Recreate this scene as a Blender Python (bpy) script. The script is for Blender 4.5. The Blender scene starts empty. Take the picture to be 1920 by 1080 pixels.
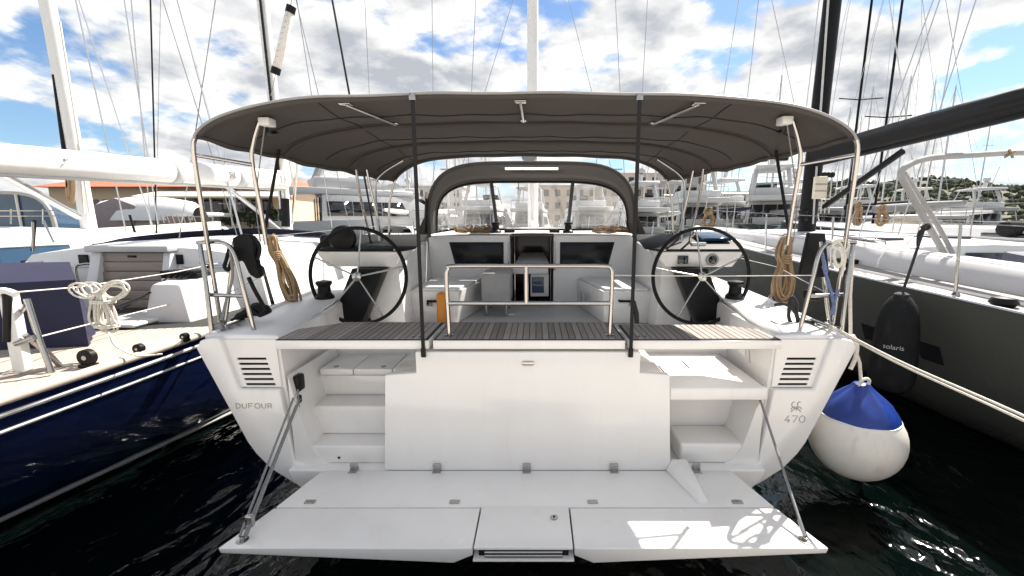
import bpy, bmesh, math, random
from mathutils import Vector, Matrix
random.seed(7)
R = math.radians
S = bpy.context.scene
C = S.collection

# ------------------------------------------------------------------ camera
FPX, PX, PY, TILT, CAMX, CAMH = 800.0, 1007.0, 540.0, math.atan(125 / 800), 0.07, 2.0
cam_d = bpy.data.cameras.new('camera')
cam_d.sensor_width = 36.0
cam_d.lens = FPX / 1920 * 36
cam_d.shift_x = -(PX - 960) / 1920
cam_d.clip_start = 0.05
cam_d.clip_end = 6000
cam = bpy.data.objects.new('camera', cam_d)
C.objects.link(cam)
cam.location = (CAMX, 0, CAMH)
cam.rotation_euler = (R(90) - TILT, 0, 0)
S.camera = cam
FW = Vector((0, math.cos(TILT), -math.sin(TILT)))
UP = Vector((0, math.sin(TILT), math.cos(TILT)))

def P(px, py, Y):
    """world point seen at photo pixel (px, py) that lies Y metres ahead"""
    d = FW + Vector((1, 0, 0)) * ((px - PX) / FPX) + UP * ((PY - py) / FPX)
    t = Y / d.y
    return Vector((CAMX, 0, CAMH)) + d * t

# ------------------------------------------------------------------ sky and sun
SUN_EL, SUN_AZ = R(50), R(46.5)           # azimuth: to the right of straight ahead (+Y)
world = bpy.data.worlds.new('World')
S.world = world
world.use_nodes = True
wn, wl = world.node_tree.nodes, world.node_tree.links
wn.clear()

def wnode(t, **k):
    n = wn.new(t)
    for a, b in k.items():
        setattr(n, a, b)
    return n

def wmath(op, a, b=None, c=None, clamp=False):
    n = wnode('ShaderNodeMath', operation=op, use_clamp=clamp)
    for i, v in enumerate((a, b, c)):
        if v is None:
            continue
        if isinstance(v, (int, float)):
            n.inputs[i].default_value = v
        else:
            wl.new(v, n.inputs[i])
    return n.outputs[0]

sky = wnode('ShaderNodeTexSky', sky_type='NISHITA', sun_disc=False)
sky.sun_elevation = SUN_EL
sky.sun_rotation = SUN_AZ
sky.air_density = 1.0
sky.dust_density = 0.6
sky.ozone_density = 2.0
tc = wnode('ShaderNodeTexCoord')
sp = wnode('ShaderNodeSeparateXYZ')
wl.new(tc.outputs['Generated'], sp.inputs[0])
zc = wmath('ADD', wmath('MAXIMUM', sp.outputs[2], 0.0), 0.36)
def cloud_coord(ox, oy, s):
    u = wmath('MULTIPLY_ADD', wmath('DIVIDE', sp.outputs[0], zc), s, ox)
    v = wmath('MULTIPLY_ADD', wmath('DIVIDE', sp.outputs[1], zc), s, oy)
    cb = wnode('ShaderNodeCombineXYZ')
    wl.new(u, cb.inputs[0]); wl.new(v, cb.inputs[1]); wl.new(wmath('MULTIPLY', sp.outputs[2], 1.6), cb.inputs[2])
    return cb.outputs[0]
def wnoise(vec, scale, detail, rough, dist=0.0):
    n = wnode('ShaderNodeTexNoise')
    n.inputs['Scale'].default_value = scale
    n.inputs['Detail'].default_value = detail
    n.inputs['Roughness'].default_value = rough
    n.inputs['Distortion'].default_value = dist
    wl.new(vec, n.inputs['Vector'])
    return n.outputs['Fac']
def smooth(v, a, b):
    n = wnode('ShaderNodeMapRange', interpolation_type='SMOOTHSTEP')
    n.inputs['From Min'].default_value = a
    n.inputs['From Max'].default_value = b
    wl.new(v, n.inputs['Value'])
    return n.outputs[0]
c0 = cloud_coord(3.1, 1.7, 1.0)
cs = cloud_coord(3.1 + 0.05 * math.sin(SUN_AZ), 1.7 + 0.05 * math.cos(SUN_AZ), 1.0)
n0 = wnoise(c0, 3.1, 10, 0.54, 0.1)
n1 = wnoise(cs, 3.1, 10, 0.54, 0.1)
mask = smooth(n0, 0.405, 0.515)
lit = wmath('MULTIPLY_ADD', wmath('SUBTRACT', n0, n1), 3.6, 0.60, clamp=True)
thick = smooth(n0, 0.53, 0.66)
shade = wmath('SUBTRACT', lit, wmath('MULTIPLY', thick, 0.62), clamp=True)
ccol = wnode('ShaderNodeMix', data_type='RGBA')
ccol.inputs['A'].default_value = (1.62, 1.70, 1.86, 1)
ccol.inputs['B'].default_value = (4.3, 4.2, 4.0, 1)
wl.new(shade, ccol.inputs['Factor'])
skyg = wnode('ShaderNodeMix', data_type='RGBA', blend_type='MULTIPLY')
skyg.inputs['Factor'].default_value = 1.0
skyg.inputs['B'].default_value = (0.38, 0.44, 0.49, 1)
wl.new(sky.outputs[0], skyg.inputs['A'])
mixc = wnode('ShaderNodeMix', data_type='RGBA')
wl.new(mask, mixc.inputs['Factor'])
wl.new(skyg.outputs['Result'], mixc.inputs['A'])
wl.new(ccol.outputs['Result'], mixc.inputs['B'])
bg = wnode('ShaderNodeBackground')
bg.inputs['Strength'].default_value = 0.1
wl.new(mixc.outputs['Result'], bg.inputs['Color'])
wo = wnode('ShaderNodeOutputWorld')
wl.new(bg.outputs[0], wo.inputs['Surface'])

sun_d = bpy.data.lights.new('sun', 'SUN')
sun_d.energy = 3.5
sun_d.angle = R(0.53)
sun_d.color = (1.0, 0.93, 0.84)
sun = bpy.data.objects.new('sun', sun_d)
C.objects.link(sun)
sv = Vector((math.sin(SUN_AZ) * math.cos(SUN_EL), math.cos(SUN_AZ) * math.cos(SUN_EL), math.sin(SUN_EL)))
sun.rotation_euler = sv.to_track_quat('Z', 'Y').to_euler()
sun.location = sv * 60

S.view_settings.view_transform = 'Standard'
S.view_settings.look = 'None'
S.view_settings.exposure = 1.75
S.view_settings.gamma = 1.0
S.view_settings.use_curve_mapping = False
S.render.engine = 'CYCLES'
S.cycles.max_bounces = 8
S.cycles.transparent_max_bounces = 16

# ------------------------------------------------------------------ materials
M = {}

def mat(name, col, rough=0.5, metal=0.0, var=0.08, vscale=6.0, bump=0.0, bscale=40.0, coat=0.0, spec=0.5,
        stretch=(1, 1, 1), rnd=0.0, rvar=0.0, detail=5.0):
    m = bpy.data.materials.new(name)
    m.use_nodes = True
    nt = m.node_tree
    n, l = nt.nodes, nt.links
    b = n['Principled BSDF']
    b.inputs['Roughness'].default_value = rough
    b.inputs['Metallic'].default_value = metal
    b.inputs['Coat Weight'].default_value = coat
    b.inputs['Coat Roughness'].default_value = 0.06
    b.inputs['Specular IOR Level'].default_value = spec
    t = n.new('ShaderNodeTexCoord')
    mp = n.new('ShaderNodeMapping')
    mp.inputs['Scale'].default_value = stretch
    l.new(t.outputs['Object'], mp.inputs['Vector'])
    nz = n.new('ShaderNodeTexNoise')
    nz.inputs['Scale'].default_value = vscale
    nz.inputs['Detail'].default_value = detail
    nz.inputs['Roughness'].default_value = 0.6
    l.new(mp.outputs[0], nz.inputs['Vector'])
    rp = n.new('ShaderNodeMix'); rp.data_type = 'RGBA'
    rp.inputs['A'].default_value = tuple(max(0, c * (1 - 2 * var)) for c in col) + (1,)
    rp.inputs['B'].default_value = tuple(min(1, c * (1 + 2 * var)) for c in col) + (1,)
    l.new(nz.outputs['Fac'], rp.inputs['Factor'])
    out = rp.outputs['Result']
    if rnd:
        oi = n.new('ShaderNodeObjectInfo')
        mr = n.new('ShaderNodeMapRange')
        mr.inputs['To Min'].default_value = 1 - rnd
        mr.inputs['To Max'].default_value = 1 + rnd
        l.new(oi.outputs['Random'], mr.inputs['Value'])
        hv = n.new('ShaderNodeHueSaturation')
        l.new(mr.outputs[0], hv.inputs['Value'])
        l.new(out, hv.inputs['Color'])
        out = hv.outputs[0]
    l.new(out, b.inputs['Base Color'])
    if rvar:
        mr2 = n.new('ShaderNodeMapRange')
        mr2.inputs['To Min'].default_value = max(0.02, rough - rvar)
        mr2.inputs['To Max'].default_value = min(1, rough + rvar)
        l.new(nz.outputs['Fac'], mr2.inputs['Value'])
        l.new(mr2.outputs[0], b.inputs['Roughness'])
    if bump:
        nb = n.new('ShaderNodeTexNoise')
        nb.inputs['Scale'].default_value = bscale
        nb.inputs['Detail'].default_value = 4
        l.new(mp.outputs[0], nb.inputs['Vector'])
        bp = n.new('ShaderNodeBump')
        bp.inputs['Strength'].default_value = bump
        bp.inputs['Distance'].default_value = 0.01
        l.new(nb.outputs['Fac'], bp.inputs['Height'])
        l.new(bp.outputs[0], b.inputs['Normal'])
    M[name] = m
    return m

mat('gelcoat', (0.81, 0.79, 0.765), 0.24, var=0.03, vscale=3.5, coat=0.45, rvar=0.10, detail=8, stretch=(1.0, 1.0, 0.35))
mat('gelcoat_matt', (0.76, 0.755, 0.745), 0.5, var=0.03, vscale=3, bump=0.08, bscale=300)
mat('white_paint', (0.70, 0.70, 0.69), 0.35, var=0.04, vscale=3, rvar=0.1)
mat('fleet_white', (0.55, 0.55, 0.545), 0.35, var=0.06, vscale=1.5, rvar=0.1)
mat('cream', (0.72, 0.66, 0.54), 0.5, var=0.05)
mat('grey_plastic', (0.30, 0.30, 0.30), 0.45, var=0.08)
mat('pale_grey', (0.5, 0.5, 0.5), 0.45, var=0.06)
mat('stainless', (0.42, 0.41, 0.40), 0.17, 1.0, var=0.06, vscale=14, rvar=0.07)
mat('alloy', (0.55, 0.55, 0.55), 0.35, 0.9, var=0.06)
mat('black_plastic', (0.008, 0.008, 0.009), 0.4, var=0.15, spec=0.2)
mat('black_matt', (0.008, 0.008, 0.009), 0.7, var=0.2, bump=0.2, bscale=120, spec=0.25)
mat('carbon', (0.008, 0.0085, 0.0095), 0.42, var=0.2, vscale=8, spec=0.16, bump=0.2, bscale=9)
mat('tray_black', (0.010, 0.010, 0.011), 0.6, var=0.2, spec=0.2)
mat('dark_navy', (0.007, 0.008, 0.018), 0.9, var=0.2, bump=0.3, bscale=20, spec=0.2)
mat('saloon_glass', (0.006, 0.007, 0.009), 0.2, var=0.1, spec=0.25)
mat('dark_glass', (0.008, 0.009, 0.012), 0.06, var=0.1, coat=0.5)
mat('blue_glass', (0.025, 0.055, 0.10), 0.05, var=0.25, vscale=1.2, coat=0.4)
mat('brown_acrylic', (0.05, 0.022, 0.018), 0.12, var=0.2)
mat('teak_grey', (0.245, 0.215, 0.192), 0.7, var=0.22, vscale=9, stretch=(9, 0.8, 9), rnd=0.28, bump=0.3, bscale=60)
mat('teak_light', (0.44, 0.38, 0.325), 0.65, var=0.14, vscale=8, stretch=(9, 0.8, 9), rnd=0.08, bump=0.25, bscale=60)
mat('teak_pale', (0.27, 0.245, 0.225), 0.65, var=0.12, vscale=8, stretch=(9, 0.8, 9), rnd=0.08, bump=0.25, bscale=60)
mat('teak_brown', (0.33, 0.275, 0.235), 0.55, var=0.15, vscale=5, stretch=(0.6, 1, 9), rnd=0.12)
mat('caulk', (0.02, 0.02, 0.02), 0.8)
mat('navy_hull', (0.006, 0.012, 0.050), 0.10, var=0.12, vscale=1.0, coat=0.8)
mat('navy_canvas', (0.014, 0.015, 0.045), 0.85, var=0.12, vscale=5, bump=0.35, bscale=14)
mat('grey_hull', (0.085, 0.090, 0.080), 0.22, var=0.1, vscale=1.0, coat=0.3)
mat('green_hull', (0.03, 0.05, 0.045), 0.15, var=0.1, coat=0.5)
mat('black_hull', (0.012, 0.013, 0.015), 0.12, var=0.1, coat=0.5)
mat('bronze_hull', (0.10, 0.115, 0.11), 0.2, var=0.06, coat=0.5)
mat('rope_tan', (0.33, 0.225, 0.125), 0.9, var=0.25, vscale=60, bump=0.6, bscale=160)
mat('rope_white', (0.68, 0.65, 0.58), 0.9, var=0.15, vscale=60, bump=0.6, bscale=160)
mat('rope_grey', (0.22, 0.22, 0.22), 0.85, var=0.3, vscale=70, bump=0.5, bscale=160)
mat('rope_black', (0.03, 0.03, 0.033), 0.85, var=0.3, vscale=70, bump=0.5, bscale=160)
mat('rope_blue', (0.12, 0.16, 0.30), 0.85, var=0.5, vscale=60, bump=0.5, bscale=160)
mat('fender_white', (0.72, 0.69, 0.63), 0.42, var=0.10, vscale=4, rvar=0.1, bump=0.08, bscale=20)
mat('fender_blue', (0.006, 0.032, 0.21), 0.35, var=0.15, vscale=5)
mat('fender_cloth', (0.020, 0.021, 0.022), 0.95, var=0.2, vscale=9, bump=0.5, bscale=240, spec=0.1)
mat('shade_grey', (0.50, 0.49, 0.50), 0.35, var=0.05, vscale=2, rvar=0.1)  # white coamings and coachroof of the grey yacht, their shade put into the colour
mat('lettering', (0.34, 0.32, 0.31), 0.4, 0.3)
mat('print_white', (0.5, 0.5, 0.5), 0.7)
mat('orange_cloth', (0.62, 0.24, 0.03), 0.7, var=0.1)
mat('terracotta', (0.42, 0.13, 0.07), 0.8, var=0.15, vscale=1.2)
mat('plaster', (0.60, 0.48, 0.34), 0.9, var=0.08)
mat('plaster_white', (0.52, 0.49, 0.45), 0.9, var=0.06)
mat('tarp_mauve', (0.30, 0.25, 0.26), 0.85, var=0.12, bump=0.3, bscale=4)
mat('tarp_white', (0.74, 0.74, 0.74), 0.7, var=0.05, bump=0.3, bscale=4)
mat('tarp_slate', (0.12, 0.13, 0.16), 0.8, var=0.1)
mat('tarp_grey', (0.36, 0.355, 0.35), 0.8, var=0.1, bump=0.3, bscale=8)
mat('sail_cover', (0.77, 0.76, 0.73), 0.6, var=0.05, bump=0.25, bscale=7)
mat('limestone', (0.62, 0.57, 0.50), 0.9, var=0.08, vscale=3, bump=0.3, bscale=30)
mat('concrete', (0.50, 0.47, 0.43), 0.9, var=0.12, vscale=3, bump=0.3, bscale=30)
mat('hill_soil', (0.13, 0.12, 0.085), 0.95, var=0.35, vscale=0.06)
mat('leaf', (0.050, 0.060, 0.036), 0.9, var=0.45, vscale=0.35, bump=1.0, bscale=1.2, spec=0.1)
mat('bark', (0.12, 0.09, 0.06), 0.9, var=0.2)
mat('boot_white', (0.75, 0.75, 0.74), 0.3)

def canvas(name, col, trans=0.12):
    m = mat(name, col, 0.9, var=0.10, vscale=2.5, bump=0.25, bscale=18)
    nt = m.node_tree
    b = nt.nodes['Principled BSDF']
    tr = nt.nodes.new('ShaderNodeBsdfTranslucent')
    tr.inputs['Color'].default_value = tuple(min(1, c * 1.6) for c in col) + (1,)
    mx = nt.nodes.new('ShaderNodeMixShader')
    mx.inputs[0].default_value = trans
    nt.links.new(b.outputs[0], mx.inputs[1])
    nt.links.new(tr.outputs[0], mx.inputs[2])
    nt.links.new(mx.outputs[0], nt.nodes['Material Output'].inputs['Surface'])
def stains(name, col, amount):
    """faint uneven grime washed down a gloss surface"""
    nt = M[name].node_tree
    n, l = nt.nodes, nt.links
    b = n['Principled BSDF']
    src = b.inputs['Base Color'].links[0].from_socket
    t = n.new('ShaderNodeTexCoord'); mp = n.new('ShaderNodeMapping'); mp.inputs['Scale'].default_value = (5.0, 5.0, 0.8)
    l.new(t.outputs['Object'], mp.inputs['Vector'])
    nz = n.new('ShaderNodeTexNoise'); nz.inputs['Scale'].default_value = 2.2; nz.inputs['Detail'].default_value = 9; nz.inputs['Roughness'].default_value = 0.65
    l.new(mp.outputs[0], nz.inputs['Vector'])
    mr = n.new('ShaderNodeMapRange'); mr.interpolation_type = 'SMOOTHSTEP'
    mr.inputs['From Min'].default_value = 0.52; mr.inputs['From Max'].default_value = 0.78; mr.inputs['To Max'].default_value = amount
    l.new(nz.outputs['Fac'], mr.inputs['Value'])
    mx = n.new('ShaderNodeMix'); mx.data_type = 'RGBA'
    mx.inputs['B'].default_value = col + (1,)
    l.new(mr.outputs[0], mx.inputs['Factor']); l.new(src, mx.inputs['A'])
    l.new(mx.outputs['Result'], b.inputs['Base Color'])
stains('gelcoat', (0.60, 0.54, 0.45), 0.15)
stains('fender_white', (0.40, 0.30, 0.20), 0.45)
stains('fender_cloth', (0.07, 0.065, 0.06), 0.5)
stains('white_paint', (0.50, 0.46, 0.40), 0.25)
stains('grey_hull', (0.13, 0.13, 0.115), 0.35)
canvas('taupe_canvas', (0.078, 0.071, 0.066), 0.22)
canvas('black_webbing', (0.012, 0.012, 0.013), 0.02)

def clear(name, tint, haze, hazecol=(0.85, 0.85, 0.85)):
    m = bpy.data.materials.new(name)
    m.use_nodes = True
    n, l = m.node_tree.nodes, m.node_tree.links
    n.clear()
    o = n.new('ShaderNodeOutputMaterial')
    t = n.new('ShaderNodeBsdfTransparent'); t.inputs[0].default_value = tint + (1,)
    d = n.new('ShaderNodeBsdfTranslucent'); d.inputs[0].default_value = hazecol + (1,)
    g = n.new('ShaderNodeBsdfGlossy'); g.inputs['Roughness'].default_value = 0.06
    nz = n.new('ShaderNodeTexNoise'); nz.inputs['Scale'].default_value = 5
    tco = n.new('ShaderNodeTexCoord'); l.new(tco.outputs['Object'], nz.inputs['Vector'])
    bp = n.new('ShaderNodeBump'); bp.inputs['Strength'].default_value = 0.3; bp.inputs['Distance'].default_value = 0.05
    l.new(nz.outputs['Fac'], bp.inputs['Height']); l.new(bp.outputs[0], g.inputs['Normal'])
    m1 = n.new('ShaderNodeMixShader')
    mr = n.new('ShaderNodeMapRange')
    mr.inputs['From Min'].default_value = 0.35; mr.inputs['From Max'].default_value = 0.75
    mr.inputs['To Min'].default_value = haze * 0.6; mr.inputs['To Max'].default_value = haze * 1.8
    l.new(nz.outputs['Fac'], mr.inputs['Value']); l.new(mr.outputs[0], m1.inputs[0])
    l.new(t.outputs[0], m1.inputs[1]); l.new(d.outputs[0], m1.inputs[2])
    fr0 = n.new('ShaderNodeLayerWeight'); fr0.inputs['Blend'].default_value = 0.25
    fr = n.new('ShaderNodeMath'); fr.operation = 'MULTIPLY'; fr.inputs[1].default_value = 0.45; l.new(fr0.outputs['Facing'], fr.inputs[0])
    m2 = n.new('ShaderNodeMixShader')
    l.new(fr.outputs[0], m2.inputs[0]); l.new(m1.outputs[0], m2.inputs[1]); l.new(g.outputs[0], m2.inputs[2])
    l.new(m2.outputs[0], o.inputs[0])
    M[name] = m
clear('skylight_film', (0.9, 0.9, 0.9), 0.3)
clear('clear_vinyl', (0.92, 0.92, 0.92), 0.03)

def water_mat():
    m = bpy.data.materials.new('water')
    m.use_nodes = True
    n, l = m.node_tree.nodes, m.node_tree.links
    b = n['Principled BSDF']
    b.inputs['Base Color'].default_value = (0.0005, 0.0020, 0.0017, 1)
    b.inputs['Roughness'].default_value = 0.03
    b.inputs['IOR'].default_value = 1.33
    t = n.new('ShaderNodeTexCoord')
    mp = n.new('ShaderNodeMapping'); mp.inputs['Scale'].default_value = (1.0, 0.6, 1)
    l.new(t.outputs['Object'], mp.inputs['Vector'])
    prev = None
    for sc, st, ds, rg in ((1.3, 0.55, 0.28, 0.5), (4.2, 0.42, 0.09, 0.5), (15, 0.16, 0.02, 0.5)):
        nz = n.new('ShaderNodeTexNoise')
        nz.inputs['Scale'].default_value = sc; nz.inputs['Detail'].default_value = 3
        nz.inputs['Roughness'].default_value = rg; nz.inputs['Distortion'].default_value = 0.6
        l.new(mp.outputs[0], nz.inputs['Vector'])
        bp = n.new('ShaderNodeBump'); bp.inputs['Strength'].default_value = st; bp.inputs['Distance'].default_value = ds
        l.new(nz.outputs['Fac'], bp.inputs['Height'])
        if prev:
            l.new(prev, bp.inputs['Normal'])
        prev = bp.outputs[0]
    l.new(prev, b.inputs['Normal'])
    M['water'] = m
water_mat()

# ------------------------------------------------------------------ mesh helpers
def link(o, parent=None):
    C.objects.link(o)
    if parent is not None:
        o.parent = parent
        if parent.type == 'EMPTY' and not parent.get('_local'):
            o.matrix_parent_inverse = Matrix.Translation(-parent.location)
    return o

def fin(bm, name, m, parent=None, bev=0.0, seg=2, sharp=0.6, solid=0.0):
    bmesh.ops.recalc_face_normals(bm, faces=bm.faces)
    if bev:
        es = [e for e in bm.edges if len(e.link_faces) == 2 and e.calc_face_angle(0) > 0.5]
        if es:
            bmesh.ops.bevel(bm, geom=es, offset=bev, segments=seg, profile=0.5, affect='EDGES', clamp_overlap=True)
    for f in bm.faces:
        f.smooth = True
    for e in bm.edges:
        e.smooth = not (len(e.link_faces) == 2 and e.calc_face_angle(0) > sharp)
    me = bpy.data.meshes.new(name)
    bm.to_mesh(me)
    bm.free()
    me.materials.append(M[m] if isinstance(m, str) else m)
    o = bpy.data.objects.new(name, me)
    if solid:
        md = o.modifiers.new('thickness', 'SOLIDIFY')
        md.thickness = solid
        md.offset = 0
    return link(o, parent)

def thing(name, label, cat, loc=(0, 0, 0), group=None, rz=None):
    o = bpy.data.objects.new(name, None)
    o.empty_display_size = 0.2
    o.location = loc
    o['label'] = label
    o['category'] = cat
    if group:
        o['group'] = group
    if rz is not None:
        o['_local'] = 1
        o.rotation_euler = (0, 0, rz)
    C.objects.link(o)
    return o

def tag(o, label, cat, group=None):
    o['label'] = label
    o['category'] = cat
    if group:
        o['group'] = group
    return o

def kind(o, k='structure'):
    o['kind'] = k
    return o

def a_box(bm, x, y, z):
    v = [bm.verts.new((a, b, c)) for a in x for b in y for c in z]
    for q in ((0, 1, 3, 2), (4, 6, 7, 5), (0, 4, 5, 1), (2, 3, 7, 6), (0, 2, 6, 4), (1, 5, 7, 3)):
        bm.faces.new([v[i] for i in q])

def box(name, x, y, z, m, parent=None, bev=0.004, seg=2):
    bm = bmesh.new()
    a_box(bm, x, y, z)
    return fin(bm, name, m, parent, bev, seg)

def hexa(name, p, m, parent=None, bev=0.004):
    """8 corners: bottom 4 (ccw) then top 4"""
    bm = bmesh.new()
    v = [bm.verts.new(q) for q in p]
    for q in ((3, 2, 1, 0), (4, 5, 6, 7), (0, 1, 5, 4), (1, 2, 6, 5), (2, 3, 7, 6), (3, 0, 4, 7)):
        bm.faces.new([v[i] for i in q])
    return fin(bm, name, m, parent, bev)

def a_prism(bm, pts, axis, a, b, pts2=None):
    def mk(p, w):
        return {'x': (w, p[0], p[1]), 'y': (p[0], w, p[1]), 'z': (p[0], p[1], w)}[axis]
    A = [bm.verts.new(mk(p, a)) for p in pts]
    B = [bm.verts.new(mk(p, b)) for p in (pts2 or pts)]
    bm.faces.new(A)
    bm.faces.new(B[::-1])
    n = len(A)
    for i in range(n):
        bm.faces.new((A[i], B[i], B[(i + 1) % n], A[(i + 1) % n]))

def prism(name, pts, axis, a, b, m, parent=None, bev=0.0, pts2=None, seg=2):
    bm = bmesh.new()
    a_prism(bm, pts, axis, a, b, pts2)
    return fin(bm, name, m, parent, bev, seg)

def spline(pts, n=6, closed=False):
    p = [Vector(q) for q in pts]
    if len(p) < 3:
        return p
    out = []
    N = len(p)
    for i in range(N if closed else N - 1):
        g = (lambda k: p[k % N]) if closed else (lambda k: p[max(0, min(N - 1, k))])
        a, b, c, d = g(i - 1), g(i), g(i + 1), g(i + 2)
        for k in range(n):
            t = k / n
            out.append(0.5 * ((2 * b) + (c - a) * t + (2 * a - 5 * b + 4 * c - d) * t * t + (3 * b - a - 3 * c + d) * t ** 3))
    if not closed:
        out.append(p[-1])
    return out

def a_tube(bm, pts, r, n=8, closed=False, caps=True, flat=1.0):
    p = [Vector(q) for q in pts]
    N = len(p)
    rr = r if isinstance(r, (list, tuple)) else [r] * N
    if len(rr) != N:
        rr = [rr[min(len(rr) - 1, int(i * len(rr) / N))] for i in range(N)]
    rings, prev = [], None
    for i in range(N):
        if closed:
            t = p[(i + 1) % N] - p[i - 1]
        else:
            t = p[min(N - 1, i + 1)] - p[max(0, i - 1)]
        if t.length < 1e-9:
            t = Vector((0, 0, 1))
        t.normalize()
        if prev is None:
            ref = Vector((0, 0, 1)) if abs(t.z) < 0.9 else Vector((0, 1, 0))
            u = t.cross(ref).normalized()
        else:
            u = (prev - t * prev.dot(t))
            u = u.normalized() if u.length > 1e-6 else t.orthogonal().normalized()
        prev = u
        w = t.cross(u)
        rings.append([bm.verts.new(p[i] + (u * math.cos(2 * math.pi * k / n) * flat + w * math.sin(2 * math.pi * k / n)) * rr[i]) for k in range(n)])
    for i in range(N if closed else N - 1):
        a, b = rings[i], rings[(i + 1) % N]
        for k in range(n):
            bm.faces.new((a[k], a[(k + 1) % n], b[(k + 1) % n], b[k]))
    if not closed and caps:
        bm.faces.new(rings[0][::-1])
        bm.faces.new(rings[-1])

def tube(name, pts, r, m, parent=None, n=8, closed=False, sm=0, flat=1.0):
    bm = bmesh.new()
    a_tube(bm, spline(pts, sm, closed) if sm else pts, r, n, closed, flat=flat)
    return fin(bm, name, m, parent, sharp=1.0)

def tubes(name, lst, r, m, parent=None, n=8, sm=0):
    bm = bmesh.new()
    for q in lst:
        a_tube(bm, spline(q, sm) if sm else q, r, n)
    return fin(bm, name, m, parent, sharp=1.0)

def a_lathe(bm, prof, c=(0, 0, 0), n=20, ax='z'):
    rings = []
    for r, h in prof:
        ring = []
        for k in range(n):
            a = 2 * math.pi * k / n
            x, y = r * math.cos(a), r * math.sin(a)
            q = {'z': (x, y, h), 'y': (x, h, y), 'x': (h, x, y)}[ax]
            ring.append(bm.verts.new((c[0] + q[0], c[1] + q[1], c[2] + q[2])))
        rings.append(ring)
    for a, b in zip(rings, rings[1:]):
        for k in range(n):
            bm.faces.new((a[k], a[(k + 1) % n], b[(k + 1) % n], b[k]))
    bm.faces.new(rings[0][::-1])
    bm.faces.new(rings[-1])

def lathe(name, prof, c, m, parent=None, n=20, ax='z'):
    bm = bmesh.new()
    a_lathe(bm, prof, c, n, ax)
    return fin(bm, name, m, parent)

def a_grid(bm, rows):
    V = [[bm.verts.new(p) for p in r] for r in rows]
    for i in range(len(V) - 1):
        for j in range(len(V[0]) - 1):
            bm.faces.new((V[i][j], V[i][j + 1], V[i + 1][j + 1], V[i + 1][j]))
    return V

def sheet(name, rows, m, parent=None, solid=0.0, sharp=0.9):
    bm = bmesh.new()
    a_grid(bm, rows)
    return fin(bm, name, m, parent, solid=solid, sharp=sharp)

def copy_tree(o, parent=None):
    c = o.copy()
    C.objects.link(c)
    if parent is not None:
        c.parent = parent
    for ch in list(o.children):
        copy_tree(ch, c)
    return c

def lerp(a, b, t):
    return a + (b - a) * t

def interp(tab, y):
    for a, b in zip(tab, tab[1:]):
        if y <= b[0]:
            t = (y - a[0]) / (b[0] - a[0])
            t = max(0, t)
            return [lerp(p, q, t) for p, q in zip(a[1:], b[1:])]
    return list(tab[-1][1:])

def hull_x(sec, z):
    """half breadth of a hull section (half beam, deck z, waterline half beam) at height z"""
    hb, zd, hw = sec[:3]
    t = max(0.0, min(1.0, z / zd))
    if z < 0:
        return hw * max(0.0, 1 + z / 0.5) ** 0.5
    return hw + (hb - hw) * t ** 0.55

def hull_mesh(name, tab, ax, m, parent, zs=12, ny=26, zlow=-0.45):
    bm = bmesh.new()
    y0, y1 = tab[0][0], tab[-1][0]
    for s in (-1, 1):
        rows = []
        for i in range(ny + 1):
            y = lerp(y0, y1, i / ny)
            sec = interp(tab, y)
            row = []
            for k in range(zs + 1):
                z = lerp(sec[1], zlow, k / zs)
                row.append((ax + s * hull_x(sec, z), y, z))
            rows.append(row)
        V = a_grid(bm, rows)
        if s == -1:
            left = V[0]
        else:
            for a in range(zs):
                bm.faces.new((left[a], left[a + 1], V[0][a + 1], V[0][a]))
    return fin(bm, name, m, parent)

def hull_band(name, tab, ax, s, z0f, z1f, ya, yb, m, parent, n=30, off=0.004):
    bm = bmesh.new()
    rows = []
    for i in range(n + 1):
        y = lerp(ya, yb, i / n)
        sec = interp(tab, y)
        za, zb = sec[1] + z0f, sec[1] + z1f
        rows.append([(ax + s * (hull_x(sec, za) + off), y, za), (ax + s * (hull_x(sec, zb) + off), y, zb)])
    a_grid(bm, rows)
    return fin(bm, name, m, parent, solid=0.004)

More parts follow.
